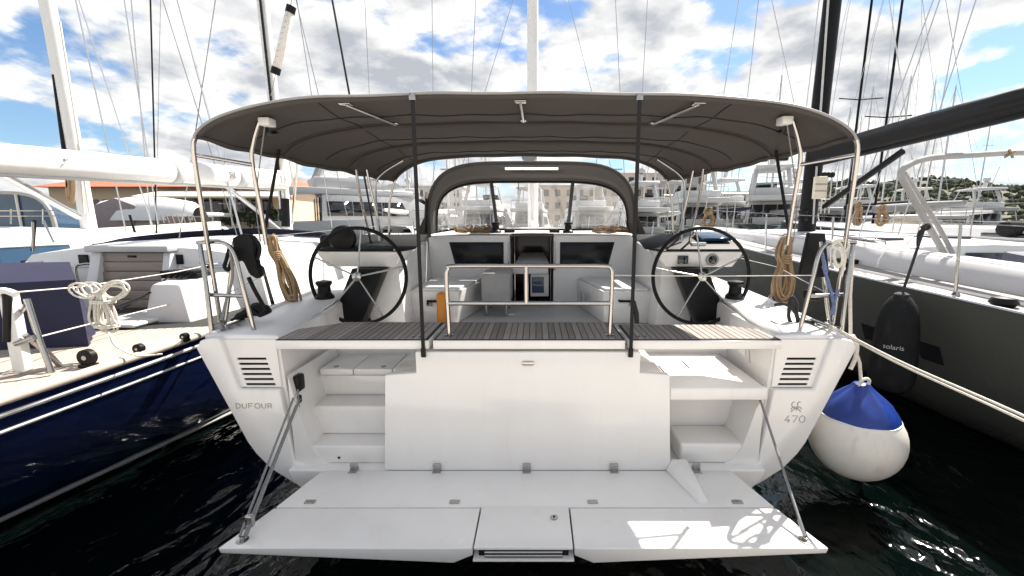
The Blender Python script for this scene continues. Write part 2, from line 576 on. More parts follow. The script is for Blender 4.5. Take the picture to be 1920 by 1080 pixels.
def hank(name, top, drop, width, m, parent=None, loops=7, r=0.009, wraps=5, wrap_at=0.24, seed=1, depth=0.05, tail=0.0, head=1.0):
    """a coil of rope hung up by its top: loops, a few turns round its neck, a loose tail"""
    rnd = random.Random(seed)
    pts = []
    T = Vector(top)
    neck = drop * wrap_at
    for i in range(loops):
        w = width * rnd.uniform(0.55, 1.0) * 0.5
        d = drop * rnd.uniform(0.86, 1.03)
        ox, oy = rnd.uniform(-0.2, 0.2) * width, rnd.uniform(-1, 1) * depth * 0.5
        hd = width * rnd.uniform(0.22, 0.42) * head
        for a in range(12):
            t = a / 12
            if t < 0.25:
                k = t / 0.25; x, z = lerp(0.06 * width, w, k ** 0.8), -lerp(neck, d * 0.72, k)
            elif t < 0.5:
                k = (t - 0.25) / 0.25; x, z = w * math.cos(k * math.pi), -d * 0.72 - (d * 0.28) * math.sin(k * math.pi)
            elif t < 0.75:
                k = (t - 0.5) / 0.25; x, z = -lerp(w, 0.06 * width, k ** 1.2), -lerp(d * 0.72, neck, k)
            else:
                k = (t - 0.75) / 0.25; x, z = -hd * math.cos(k * math.pi), -neck + neck * 0.95 * math.sin(k * math.pi)
            pts.append(T + Vector((x + ox * (0.3 + 0.7 * (-z / drop)) , oy * (0.3 - z / drop), z)))
    for i in range(wraps * 8):
        a = i / 8 * 2 * math.pi
        pts.append(T + Vector((math.cos(a) * width * 0.22, math.sin(a) * (depth * 0.5 + r), -neck - i / (wraps * 8) * drop * 0.13)))
    if tail:
        pts.append(T + Vector((width * 0.3, -depth * 0.6, -drop * 0.6)))
        pts.append(T + Vector((width * 0.2, -depth * 0.6, -drop - tail)))
    return tube(name, pts, r, m, parent, 6, sm=3)

def heap(name, c, rad, m, loops=6, r=0.008, h=0.05, seed=1):
    rnd = random.Random(seed)
    pts = []
    for i in range(loops * 9):
        a = i / 9 * 2 * math.pi * 0.93
        q = rad * rnd.uniform(0.45, 1.0)
        pts.append(Vector(c) + Vector((math.cos(a) * q * 1.35, math.sin(a) * q * 0.7, r + h * rnd.random() * (0.3 + i / (loops * 9)))))
    return tube(name, pts, r, m, None, 6, sm=3)

# ================================================================== SETTING
def ground():
    bm = bmesh.new()
    xs = [-3000, -400, -60, -20, -8, -4, -2, 0, 2, 4, 8, 20, 60, 400, 3000]
    ys = [-300, -40, -5, 0, 1, 2, 3, 4, 6, 10, 20, 60, 300, 3000]
    a_grid(bm, [[(x, y, 0) for x in xs] for y in ys])
    kind(fin(bm, 'water', 'water'))
    # the quay the photographer stands on, and the far side of the basin
    kind(box('quay', (-60, 60), (-14, 1.45), (-2, 0.33), 'limestone', bev=0.03))
    kind(box('far_quay', (-120, -7), (42, 140), (-2, 1.3), 'concrete', bev=0.03))
    # the hill behind the basin on the right
    rnd = random.Random(4)
    rows = []
    NX, NY = 70, 12
    def hz(x, y):
        u = (x - 175) / 300
        base = 36 * max(0, min(1, (x - 150) / 130)) ** 0.8 * (1 - 0.12 * math.sin(u * 9)) * (0.9 + 0.1 * math.sin(u * 23))
        return base * math.sin(max(0, min(1, (y - 270) / 150)) * math.pi * 0.5)
    for j in range(NY + 1):
        rows.append([(lerp(120, 900, i / NX), lerp(268, 480, j / NY), hz(lerp(120, 900, i / NX), lerp(268, 480, j / NY)) + 1.0) for i in range(NX + 1)])
    kind(sheet('hill', rows, 'hill_soil'))
    ib = bmesh.new()
    bmesh.ops.create_icosphere(ib, subdivisions=1, radius=1.0)
    iv = [v.co.copy() for v in ib.verts]
    ifc = [[v.index for v in f.verts] for f in ib.faces]
    ib.free()
    vs, fs = [], []
    for i in range(5200):
        x = rnd.uniform(150, 620)
        y = rnd.uniform(272, 430)
        z = hz(x, y)
        if z < 1.5 or rnd.random() < 0.12:
            continue
        r0 = rnd.uniform(1.0, 2.9)
        n0 = len(vs)
        for d in iv:
            vs.append((x + d.x * r0 * rnd.uniform(.65, 1.35), y + d.y * r0, z + r0 * .75 + d.z * r0 * rnd.uniform(.6, 1.45)))
        fs += [[n0 + k for k in f] for f in ifc]
    me = bpy.data.meshes.new('hillside_trees')
    me.from_pydata(vs, [], fs)
    me.materials.append(M['leaf'])
    o = kind(link(bpy.data.objects.new('hillside_trees', me)), 'stuff')
    o['label'] = 'dark green wood covering the hill beyond the marina'
    o['category'] = 'trees'
ground()

# ================================================================== THE WHITE YACHT (centre)
Y0 = thing('sailing_yacht', 'large white sailing yacht seen from astern, swim platform lowered, grey-brown bimini up', 'yacht', (0, 2.7, 0))
ZD = 1.235                                   # side deck height at the stern
MT = [(2.735, 2.18, 1.0), (4.0, 2.31, 1.02), (6.0, 2.36, 1.06), (9.0, 2.25, 1.12), (12.0, 1.75, 1.2), (14.5, 0.95, 1.28), (16.6, 0.05, 1.36)]
OUT = [(2.085, 1.238), (2.15, 1.222), (2.18, 1.17), (2.05, 0.85), (1.91, 0.505), (1.86, 0.42), (1.77, 0.31), (1.62, 0.20)]

INN = [(2.7, 1.665), (3.2, 1.69), (3.6, 1.78), (4.0, 1.845), (4.4, 1.86)]

def main_hull():
    prof = OUT[1:] + [(1.35, 0.10), (0.9, 0.03), (0.3, -0.2)]
    bm = bmesh.new()
    for s in (-1, 1):
        rows = []
        for i in range(25):
            y = lerp(2.735, 16.6, i / 24)
            hb, zs = interp(MT, y)
            k = hb / 2.18
            rows.append([(s * x * k * 1.001, y, z * (zs if z > 0 else 1)) for x, z in prof])
        a_grid(bm, rows)
    hull = fin(bm, 'hull', 'gelcoat', Y0)
    # deck from the helm forward, open over the cockpit
    rows_by_side = []
    YS = [2.77, 3.0, 3.2, 3.4, 3.6, 3.8, 4.0, 4.2, 4.355, 4.37] + [lerp(4.8, 16.5, k / 20) for k in range(21)]
    for s in (-1, 1):
        rows = []
        for i in range(31):
            y = YS[i]
            hb, zs = interp(MT, y)
            inn = interp(INN, y)[0] if y < 4.36 else (1.6 if y < 9.5 else 1.6 * max(0, (16.5 - y) / 7))
            inn = min(inn, hb * 0.9)
            z = ZD * zs - (ZD - 1.222 if False else 0)
            rows.append([(s * inn, y, z), (s * lerp(inn, hb * 0.985, 0.5), y, z + 0.004), (s * hb * 0.985, y, z)])
        rows_by_side.append(rows)
    for rows in rows_by_side:
        sheet('side_deck', rows, 'gelcoat_matt', Y0, solid=0.03)
    for s in (-1, 1):                        # low toe rail on the deck edge
        pts = []
        for i in range(25):
            y = lerp(2.8, 16, i / 24)
            hb, zs = interp(MT, y)
            pts.append((s * hb * 0.965, y, ZD * zs + 0.014))
        tube('toe_rail', pts, 0.022, 'gelcoat', Y0, 8)
    # stern quarters
    for s in (-1, 1):
        def X(p):
            return [(s * a, b) for a, b in p]
        full = [(1.66, 1.24)] + OUT + [(1.5, 0.14), (1.5, 0.33), (1.6, 0.33)]
        q = prism('stern_quarter', X(full), 'y', 2.768, 3.5, 'gelcoat', Y0, 0.006, pts2=X([(a * (1.02 if a > 1.62 else 1), b) for a, b in full]))
        front = [(2.02, 1.24)] + OUT + [(1.5, 0.14), (1.5, 0.33), (1.60, 0.36), (1.625, 0.60), (1.655, 0.885), (1.93, 0.885)]
        prism('stern_rim', X(front), 'y', 2.716, 2.775, 'gelcoat', q, 0.014, seg=3)
        # louvred panel: bars above, below and beside six slots, dark void behind
        bm = bmesh.new()
        zt, zb = 1.222, 0.893
        sl = [1.09 - 0.0358 * i for i in range(6)]
        hh = 0.0085
        def xi(z): return 1.70 + (z - 0.911) / 0.179 * 0.044
        def xo(z): return 1.90 + (z - 0.911) / 0.179 * 0.040
        def strip(z0, z1, fa, fb):
            P4 = [(s * fa(z0), z0), (s * fb(z0), z0), (s * fb(z1), z1), (s * fa(z1), z1)]
            a_prism(bm, P4, 'y', 2.752, 2.767)
        edge_i = lambda z: 1.662 + (z - 0.9) * 0.03
        edge_o = lambda z: 1.945 + (z - 0.9) * 0.22
        zz = [zt] + [v for q_ in sl for v in (q_ + hh, q_ - hh)] + [zb]
        for i in range(0, len(zz), 2):
            strip(zz[i + 1], zz[i], edge_i, edge_o)
        for q_ in sl:
            strip(q_ - hh, q_ + hh, edge_i, xi)
            strip(q_ - hh, q_ + hh, xo, edge_o)
        fin(bm, 'louvre_panel', 'gelcoat', q)
        for q_ in sl:
            box('louvre_slot', sorted((s * (xi(q_) - 0.002), s * (xo(q_) + 0.002))), (2.7625, 2.7665), (q_ - hh, q_ + hh), 'black_matt', q, 0)
    # lettering on the stern, drawn with thin strokes
    def strokes(name, lst, m, parent, r=0.0028):
        bm = bmesh.new()
        for q in lst:
            a_tube(bm, [(x, 2.7145, z) for x, z in q], r, 6)
        return fin(bm, name, m, parent)
    def arc(cx, cz, rx, rz, a0, a1, n=10):
        return [(cx + rx * math.cos(R(lerp(a0, a1, i / n))), cz + rz * math.sin(R(lerp(a0, a1, i / n)))) for i in range(n + 1)]
    zb, h, w = 0.756, 0.034, 0.027
    x = -1.955
    st = []
    st += [[(x, zb), (x, zb + h)], [(x, zb + h)] + arc(x + 0.010, zb + h / 2, 0.018, h / 2, 90, -90) + [(x, zb)]]; x += 0.042
    st += [[(x, zb + h), (x, zb + 0.012)] + arc(x + w / 2, zb + 0.012, w / 2, 0.012, 180, 360) + [(x + w, zb + h)]]; x += 0.042
    st += [[(x, zb), (x, zb + h)], [(x, zb + h), (x + w, zb + h)], [(x, zb + h * .5), (x + w * .8, zb + h * .5)]]; x += 0.042
    st += [arc(x + 0.017, zb + h / 2, 0.018, h / 2, 0, 360, 16)]; x += 0.046
    st += [[(x, zb + h), (x, zb + 0.012)] + arc(x + w / 2, zb + 0.012, w / 2, 0.012, 180, 360) + [(x + w, zb + h)]]; x += 0.042
    st += [[(x, zb), (x, zb + h), (x + w * .5, zb + h)] + arc(x + w * .5, zb + h * .74, w * .4, h * .26, 90, -90) + [(x, zb + h * .48)], [(x + w * .5, zb + h * .48), (x + w, zb)]]
    strokes('lettering', st, 'lettering', Y0, 0.0024)
    x, zb, h, w = 1.745, 0.655, 0.047, 0.036
    st = [[(x + w * .75, zb + h), (x, zb + h * .3), (x + w, zb + h * .3)], [(x + w * .72, zb + h * .5), (x + w * .72, zb)]]; x += 0.05
    st += [[(x, zb + h), (x + w, zb + h), (x + w * .3, zb)]]; x += 0.05
    st += [arc(x + 0.018, zb + h / 2, 0.019, h / 2, 0, 360, 16)]
    cx, cz = 1.815, 0.765
    st += [arc(cx - .018, cz + .018, .014, .018, 60, 300), arc(cx + .02, cz + .018, .014, .018, 60, 240), arc(cx - .018, cz - .022, .016, .02, 20, 170),
           arc(cx + .02, cz - .02, .016, .02, 10, 200), [(cx - .034, cz - .036), (cx + .004, cz + .002)], [(cx + .036, cz - .036), (cx - .002, cz + .002)]]
    strokes('number_and_emblem', st, 'lettering', Y0, 0.0026)
    return hull
main_hull()

def transom():
    # bottom shelf and the central panel
    prism('transom_floor', [(-1.62, .338), (1.62, .338), (1.60, .26), (1.50, .17), (1.30, .10), (-1.30, .10), (-1.50, .17), (-1.60, .26)], 'y', 2.66, 3.44, 'gelcoat', Y0, 0.012, seg=3)
    bm = bmesh.new()
    a_prism(bm, [(-.955, .345), (.966, .345), (.93, 1.015), (.735, 1.03), (.735, 1.17), (-.712, 1.17), (-.712, 1.03), (-.915, 1.015)], 'y', 2.642, 2.70)
    pan = fin(bm, 'transom_panel', 'gelcoat', Y0, 0.006)
    box('panel_latch', (-.025, .05), (2.628, 2.6415), (1.085, 1.112), 'stainless', pan, 0.004)
    box('transom_locker', (-.90, .915), (2.702, 3.25), (0.345, 1.0), 'gelcoat', Y0, 0.006)
    box('transom_locker_top', (-.70, .72), (2.704, 3.2), (1.002, 1.165), 'gelcoat', Y0, 0.004)
    # port steps
    box('step', (-1.598, -.917), (2.74, 3.43), (0.339, 0.468), 'gelcoat', Y0, 0.012, 3)
    box('step', (-1.597, -.918), (2.905, 3.43), (0.469, 0.685), 'gelcoat', Y0, 0.014, 3)
    box('step', (-1.596, -.919), (3.10, 3.43), (0.686, 0.845), 'gelcoat', Y0, 0.01, 3)
    seat = box('locker_seat', (-1.56, -1.315), (3.07, 3.435), (0.858, 0.905), 'gelcoat', Y0, 0.006)
    box('locker_board', (-1.308, -1.02), (3.07, 3.435), (0.858, 0.905), 'gelcoat', seat, 0.006)
    box('locker_board', (-1.013, -.905), (3.07, 3.435), (0.858, 0.905), 'gelcoat', seat, 0.006)
    box('locker_board', (-.898, -.72), (2.99, 3.435), (0.858, 0.905), 'gelcoat', seat, 0.006)
    for x in (-1.46, -1.1):
        lathe('seat_stud', [(0.02, 0), (0.02, 0.006), (0.008, 0.008)], (x, 3.12, 0.905), 'grey_plastic', seat, 10)
    for s in (-1, 1):                        # moulded inner walls flare into the floor
        prism('recess_wall', [(s * a, b) for a, b in ((1.601, .98 if s < 0 else .83), (1.601, .30), (1.34, .30), (1.37, .342), (1.43, .38), (1.475, .45), (1.51, .56), (1.555, .74))], 'y', 2.732, 3.42, 'gelcoat', Y0, 0.0)
    # starboard: closed lid, hollow below with one step
    lid = box('locker_lid', (0.945, 1.592), (2.668, 3.42), (0.832, 0.918), 'gelcoat', Y0, 0.010, 3)
    for a, b in ((0.985, 2.95), (1.2, 3.05)):
        box('lid_slot', (a, a + 0.012), (b, b + 0.16), (0.917, 0.9195), 'black_matt', lid, 0)
    tube('lid_seam', [(1.575, 2.70, 0.919), (1.575, 3.40, 0.919)], 0.0035, 'grey_plastic', lid, 6)
    box('locker_back', (0.93, 1.60), (3.02, 3.06), (0.339, 0.831), 'gelcoat', Y0, 0)
    box('step', (1.06, 1.56), (2.74, 3.02), (0.339, 0.485), 'gelcoat', Y0, 0.02, 3)
    # bulkhead behind the lockers, and inner quarter walls under the seats
    box('locker_bulkhead', (-1.66, 1.66), (3.445, 3.465), (0.35, 1.10), 'gelcoat', Y0, 0)
    box('quarter_hatch', (1.585, 1.597), (3.0, 3.12), (1.03, 1.13), 'pale_grey', Y0, 0.002)
    tube('quarter_seam', [(1.592, 2.93, 1.0), (1.592, 2.98, 1.16)], 0.004, 'grey_plastic', Y0, 6)
    # drain
    lathe('drain', [(0.02, -0.004), (0.02, 0), (0.012, 0.001)], (-1.3, 2.7405, 0.385), 'white_paint', Y0, 12, 'y')
    lathe('drain_hole', [(0.008, -0.009), (0.008, -0.003), (0.002, 0)], (-1.3, 2.7405, 0.385), 'black_matt', Y0, 10, 'y')
    # hinges along the base of the transom
    for x in (-1.16, -.60, -.0, .585, 1.14):
        hg = box('hinge', (x - .028, x + .028), (2.60, 2.652), (0.339, 0.352), 'stainless', Y0, 0.003)
        tube('hinge_barrel', [(x - .026, 2.652, .358), (x + .026, 2.652, .358)], 0.012, 'stainless', hg, 8)
        box('hinge_leaf', (x - .026, x + .026), (2.625 if abs(x) < .9 else 2.64, 2.6405 if abs(x) < .9 else 2.653), (0.352, 0.40), 'stainless', hg, 0.002)
transom()

def platform():
    pl = prism('swim_platform', [(-1.46, 2.268), (1.46, 2.268), (1.37, 2.64), (-1.37, 2.64)], 'z', 0.29, 0.35, 'gelcoat', Y0, 0.008)
    def wing(s):
        bm = bmesh.new()
        top = [(1.56, 1.945), (0.36, 1.945), (0.262, 1.947), (0.262, 2.255), (1.462, 2.255)]
        bot = [(0.315, 1.955, 0.31), (0.37, 1.955, 0.253), (0.262, 1.995, 0.262), (0.262, 2.255, 0.262), (0.29, 2.255, 0.30)]
        bz = [0.312, 0.255, 0.298, 0.298, 0.312]
        T = [bm.verts.new((s * x, y, 0.352)) for x, y in top]
        B = [bm.verts.new((s * x, y + 0.012, z)) for (x, y), z in zip(top, bz)]
        bm.faces.new(T); bm.faces.new(B[::-1])
        for i in range(5):
            bm.faces.new((T[i], B[i], B[(i + 1) % 5], T[(i + 1) % 5]))
        return fin(bm, 'platform_wing', 'gelcoat', pl, 0.007, 3)
    wing(-1); wing(1)
    # centre hatch with the ladder stowed under it
    box('ladder_hatch', (-.254, .254), (1.95, 2.27), (0.336, 0.3535), 'gelcoat', pl, 0.005)
    box('ladder_recess', (-.235, .235), (1.985, 2.25), (0.275, 0.335), 'black_matt', pl, 0.004)
    box('recess_sill', (-.262, .262), (1.958, 2.25), (0.262, 0.274), 'gelcoat', pl, 0.003)
    tubes('boarding_ladder', [[(-.2, 1.967, .312), (.2, 1.967, .312)], [(-.2, 1.972, .288), (.2, 1.972, .288)]], 0.011, 'stainless', pl, 10)
    lathe('hatch_lock', [(0.022, 0), (0.022, 0.004), (0.014, 0.006)], (.165, 2.17, 0.354), 'stainless', pl, 14)
    box('lock_key_slot', (.160, .170), (2.162, 2.178), (0.3595, 0.3612), 'black_matt', pl, 0)
    for x in (-1.28, -.42, .40, 1.26):
        hp = box('fold_hinge', (x - .03, x + .03), (2.292, 2.325), (0.3505, 0.358), 'stainless', pl, 0.003)
    # moulded rib on the starboard side
    hexa('moulded_rib', [(.93, 2.64, .3505), (1.02, 2.29, .3505), (1.10, 2.29, .3505), (1.09, 2.64, .3505),
                         (.97, 2.645, .43), (1.045, 2.30, .357), (1.08, 2.30, .357), (1.07, 2.645, .43)], 'gelcoat', pl, 0.008)
    for s in (-1, 1):
        lathe('pad_eye', [(0.03, 0), (0.03, 0.005), (0.012, 0.006), (0.012, 0.02), (0.004, 0.022)], (s * 1.47, 2.0, 0.352), 'stainless', pl, 14)
    # lifting tackle
    a, b = Vector((-1.47, 2.0, .375)), Vector((-1.594, 2.86, 0.90))
    tk = tubes('platform_tackle', [[a + Vector((-.012, 0, 0)), (-1.585, 2.80, .86)], [a + Vector((.01, 0, 0)), (-1.57, 2.78, .79)], [a + Vector((.022, 0, .0)), (-1.56, 2.785, .80)]], 0.0075, 'rope_grey', Y0, 6)
    box('tackle_block', (-1.606, -1.556), (2.775, 2.86), (.84, .955), 'black_plastic', tk, 0.015, 3)
    box('tackle_block', (-1.583, -1.553), (2.76, 2.80), (.765, .82), 'black_plastic', tk, 0.01, 3)
    box('tackle_shackle', (-1.488, -1.448), (2.05, 2.08), (.385, .45), 'stainless', tk, 0.006)
    tube('tackle_tail', [(-1.56, 2.765, .87), (-1.562, 2.757, .6), (-1.565, 2.74, .24)], 0.0065, 'rope_grey', tk, 6, sm=4)
    ps = tube('platform_stay', [(1.47, 2.0, .372), (1.56, 2.70, .822)], 0.008, 'rope_grey', Y0, 8)
    tube('stay_end', [(1.47, 2.0, .372), (1.479, 2.07, .417)], 0.012, 'stainless', ps, 8)
platform()

def teak_seats():
    def seat(x0, x1, name, cut):
        yb = 3.14 if x0 < .5 else 3.06
        if cut:
            s = -1 if x0 < 0 else 1
            xo, xi_ = (x0, x1) if s < 0 else (x1, x0)
            poly = [(xo, 2.655), (xi_, 2.655), (xi_, yb), (xo - s * 0.25, yb), (xo, 2.93)]
        else:
            poly = [(x0, 2.655), (x1, 2.655), (x1, yb), (x0, yb)]
        o = prism(name, poly, 'z', 1.185, 1.243, 'gelcoat', Y0, 0.005)
        w, g = 0.0385, 0.0045
        n = int((x1 - x0 - 0.012) / (w + g))
        off = ((x1 - x0) - n * (w + g) + g) / 2
        base = {}
        for i in range(n):
            xa = x0 + off + i * (w + g)
            ye = yb - 0.012
            if cut:
                d = (xa + w / 2) - xo
                if abs(d) < 0.25:
                    ye = lerp(2.93, yb, abs(d) / 0.25) - 0.025
            k = round(ye, 3)
            if k not in base:
                bm = bmesh.new()
                a_box(bm, (0, w), (2.672, ye), (1.2435, 1.2525))
                ob = fin(bm, 'plank', 'teak_grey', o, 0.0015, 1)
                base[k] = ob
            else:
                ob = base[k].copy()
                C.objects.link(ob)
            ob.location.x = xa
        pp = [(lerp(poly[0][0], 0.5 * (x0 + x1), .004) + (0 if k else 0), 0) for k in ()]
        prism('caulking', [(lerp(a, (x0 + x1) / 2, 0.008), lerp(b, 2.93, 0.02)) for a, b in poly], 'z', 1.2432, 1.2478, 'caulk', o)
        return o
    a = seat(-1.615, -.628, 'helm_seat', True)
    seat(-.60, .638, 'helm_seat', False)
    b = seat(.662, 1.645, 'helm_seat', True)
    for o, x in ((a, -.72), (b, .76)):
        for d in (-.02, .02):
            lathe('seat_catch', [(0.011, 0), (0.011, 0.004), (0.004, 0.006)], (x + d, 2.72, 1.253), 'stainless', o, 10)
    # folding stern rail standing on the centre seat
    r = 0.0145
    rail = tubes('stern_rail', [
        [(.55, 2.74, 1.25), (.555, 2.735, 1.5), (.555, 2.733, 1.65), (.545, 2.732, 1.70), (.50, 2.732, 1.715), (.2, 2.732, 1.716), (-.44, 2.732, 1.716), (-.50, 2.733, 1.70), (-.515, 2.735, 1.65), (-.515, 2.735, 1.5), (-.51, 2.74, 1.25)],
        [(-.515, 2.735, 1.472), (.0, 2.733, 1.472), (.555, 2.735, 1.472)],
        [(0.0, 2.733, 1.472), (0.0, 2.733, 1.71)]], r, 'stainless', Y0, 10, sm=4)
    for x in (.55, -.51):
        lathe('rail_foot', [(0.03, 0), (0.03, 0.006), (0.018, 0.012)], (x, 2.74, 1.2525), 'stainless', rail, 12)
teak_seats()

def cockpit():
    box('cockpit_sole', (-1.9, 1.9), (3.47, 5.7), (0.83, 0.87), 'pale_grey', Y0, 0)
    for s in (-1, 1):
        # inner face of the side deck by the helm
        sheet('helm_coaming', [[(s * (interp(INN, y)[0] + .005), y, ZD - .005), (s * (interp(INN, y)[0] - .012), y, ZD - .03), (s * (interp(INN, y)[0] - .03), y, .87)] for y in (3.5, 3.6, 3.7, 3.8, 3.9, 4.0, 4.1, 4.2, 4.36)], 'gelcoat', Y0, solid=.02)
        # coaming with console end
        hexa('coaming', [(s * 1.30, 4.36, .871), (s * 1.30, 5.70, .871), (s * 1.66, 5.70, .871), (s * 1.66, 4.36, .871),
                         (s * 1.36, 4.36, 1.60), (s * 1.38, 5.70, 1.74), (s * 1.72, 5.70, 1.74), (s * 1.78, 4.36, 1.60)], 'gelcoat', Y0, 0.02)
        con = hexa('console', [(s * 1.34, 4.20, 1.555), (s * 1.34, 4.62, 1.58), (s * 2.0, 4.62, 1.58), (s * 2.0, 4.20, 1.555),
                               (s * 1.25, 4.18, 1.705), (s * 1.25, 4.66, 1.745), (s * 2.1, 4.66, 1.745), (s * 2.1, 4.18, 1.705)], 'gelcoat', Y0, 0.01)
        hexa('console_top', [(s * 1.22, 4.19, 1.712), (s * 1.22, 4.70, 1.752), (s * 2.1, 4.70, 1.752), (s * 2.1, 4.19, 1.712),
                             (s * 1.12, 4.19, 1.732), (s * 1.12, 4.70, 1.86), (s * 2.1, 4.70, 1.86), (s * 2.1, 4.19, 1.732)], 'tray_black', con, 0.006)
        box('grab_slot', sorted((s * 1.29, s * 1.33)), (4.168, 4.178), (1.715, 1.735), 'stainless', con, 0.003)
        if s > 0:
            for q, (x, z) in enumerate(((1.50, 1.628),)):
                box('display', (x - .05, x + .05), (4.165, 4.195), (z - .04, z + .04), 'dark_glass', con, 0.004)
            lathe('compass', [(0.062, 0), (0.062, -0.02), (0.05, -0.025), (0.03, -0.026)], (1.79, 4.193, 1.628), 'grey_plastic', con, 20, 'y')
            lathe('compass_glass', [(0.042, -0.026), (0.04, -0.03), (0.01, -0.034)], (1.79, 4.193, 1.628), 'dark_glass', con, 20, 'y')
            hexa('chart_plotter', [(1.75, 4.40, 1.80), (1.75, 4.62, 1.835), (2.06, 4.62, 1.835), (2.06, 4.40, 1.80),
                                   (1.75, 4.38, 1.83), (1.75, 4.62, 1.895), (2.06, 4.62, 1.895), (2.06, 4.38, 1.83)], 'blue_glass', con, 0.004)
            for x in (1.66, 1.74):
                box('throttle_plate', (x - .03, x + .03), (4.30, 4.38), (1.75, 1.79), 'white_paint', con, 0.004)
        else:
            lathe('binnacle', [(0.11, 0.02), (0.13, -0.02), (0.12, -0.06), (0.07, -0.075), (0.02, -0.078)], (-1.85, 4.28, 1.835), 'black_plastic', con, 22, 'y')
            lathe('instrument_pod', [(0.05, 0.0), (0.055, 0.1), (0.04, 0.13), (0.01, 0.14)], (-2.05, 4.3, 1.735), 'black_plastic', con, 16)
        # slanting black pedestal and the wheel
        hexa('pedestal', [(s * 1.70, 4.06, .872), (s * 1.70, 4.22, .872), (s * 2.01, 4.22, .872), (s * 2.01, 4.06, .872),
                          (s * 1.42, 4.10, 1.548), (s * 1.42, 4.3, 1.548), (s * 1.72, 4.3, 1.548), (s * 1.72, 4.10, 1.548)], 'black_plastic', Y0, 0.008)
        wx, wy, wz = s * 1.615, 3.99, 1.487
        wh = lathe('steering_wheel', [(0.012, -0.05), (0.04, -0.045), (0.045, -0.02), (0.03, 0.03), (0.03, 0.12)], (wx, wy, wz), 'stainless', Y0, 20, 'y')
        tl = 0.02
        ring = [(wx + 0.452 * math.sin(a), wy + tl * math.cos(a), wz + 0.452 * math.cos(a)) for a in [2 * math.pi * k / 56 for k in range(56)]]
        tube('wheel_rim', ring, 0.0175, 'black_matt', wh, 10, True)
        for k in range(5):
            a = R(72 * k + (6 if s < 0 else -8))
            tube('spoke', [(wx + .035 * math.sin(a), wy - .02, wz + .035 * math.cos(a)), (wx + .44 * math.sin(a), wy + tl * math.cos(a), wz + .44 * math.cos(a))], 0.0085, 'stainless', wh, 8)
        # sheet winch on the coaming
        wn_ = lathe('winch', [(0.085, 0), (0.085, 0.05), (0.06, 0.08), (0.055, 0.14), (0.075, 0.17), (0.07, 0.19), (0.02, 0.2)], (s * 1.95, 4.0, 1.25), 'black_plastic', Y0, 20)
        box('winch_base', sorted((s * 1.85, s * 2.06)), (3.90, 4.10), (1.236, 1.262), 'black_plastic', wn_, 0.01)
        # benches
        b = hexa('bench', [(s * .82, 4.66, .871), (s * .62, 5.69, .871), (s * 1.34, 5.69, .871), (s * 1.34, 4.66, .871),
                           (s * .80, 4.66, 1.235), (s * .60, 5.69, 1.235), (s * 1.34, 5.69, 1.235), (s * 1.34, 4.66, 1.235)], 'gelcoat', Y0, 0.012)
        hexa('bench_lid', [(s * .83, 4.68, 1.2355), (s * .64, 5.66, 1.2355), (s * 1.30, 5.66, 1.2355), (s * 1.30, 4.68, 1.2355),
                           (s * .83, 4.68, 1.262), (s * .64, 5.66, 1.262), (s * 1.30, 5.66, 1.262), (s * 1.30, 4.68, 1.262)], 'gelcoat_matt', b, 0.006)
        tube('bench_handle', [(s * .98, 4.655, 1.13), (s * .98, 4.62, 1.13), (s * 1.14, 4.62, 1.13), (s * 1.14, 4.655, 1.09)], 0.014, 'black_plastic', b, 8)
        box('bench_latch', sorted((s * 1.09, s * 1.16)), (4.645, 4.657), (1.07, 1.11), 'grey_plastic', b, 0.003)
        # companionway bulkhead
        bk = box('bulkhead', sorted((s * .29, s * 1.37)), (5.70, 5.77), (0.871, 1.815), 'gelcoat_matt', Y0, 0.01)
        zt, zb = 1.705, 1.425
        prism('bulkhead_window', [(s * .40, zb), (s * 1.0, zb), (s * 1.07, zt), (s * .40, zt)], 'y', 5.688, 5.702, 'saloon_glass', bk, 0.003)
        prism('window_frame', [(s * .375, zb - .025), (s * 1.02, zb - .025), (s * 1.10, zt + .022), (s * .375, zt + .022)], 'y', 5.693, 5.7, 'black_plastic', bk, 0)
    tb = box('cockpit_table', (-.59, -.25), (4.98, 5.55), (1.02, 1.40), 'tarp_grey', Y0, 0.025, 3)
    for x in (-.54, -.30):
        tube('table_leg', [(x, 5.05, .872), (x, 5.05, 1.03)], .02, 'stainless', tb, 8)
        tube('table_leg', [(x, 5.48, .872), (x, 5.48, 1.03)], .02, 'stainless', tb, 8)
    box('vent_panel', (.618, .634), (5.1, 5.32), (0.98, 1.13), 'grey_plastic', Y0, 0.003)
    # companionway
    cw = box('companionway', (-.29, .29), (6.9, 6.94), (0.4, 1.83), 'brown_acrylic', Y0, 0)
    box('side_lining', (-.312, -.292), (5.775, 6.9), (0.4, 1.8), 'teak_brown', cw, 0)
    box('side_lining', (.292, .312), (5.775, 6.9), (0.4, 1.8), 'teak_brown', cw, 0)
    box('sliding_hatch', (-.27, .29), (5.66, 6.5), (1.80, 1.838), 'brown_acrylic', cw, 0.008)
    hexa('companion_step', [(-.23, 5.74, 1.40), (.24, 5.74, 1.40), (.17, 6.1, 1.53), (-.16, 6.1, 1.53),
                            (-.23, 5.74, 1.425), (.24, 5.74, 1.425), (.17, 6.1, 1.56), (-.16, 6.1, 1.56)], 'pale_grey', cw, 0.004)
    box('washboard', (-.27, .22), (5.71, 5.735), (1.30, 1.395), 'white_paint', cw, 0.006)
    d = box('cabin_door', (-.02, .23), (5.78, 5.80), (0.98, 1.29), 'white_paint', cw, 0.008)
    box('door_pane', (.0, .165), (5.772, 5.779), (1.03, 1.25), 'blue_glass', d, 0.002)
    for x in (-.3, .3):
        tube('companion_grab', [(x, 5.68, 1.35), (x * 1.02, 5.665, 1.5), (x, 5.68, 1.74)], 0.01, 'stainless', cw, 8, sm=3)
    # coachroof
    rows = []
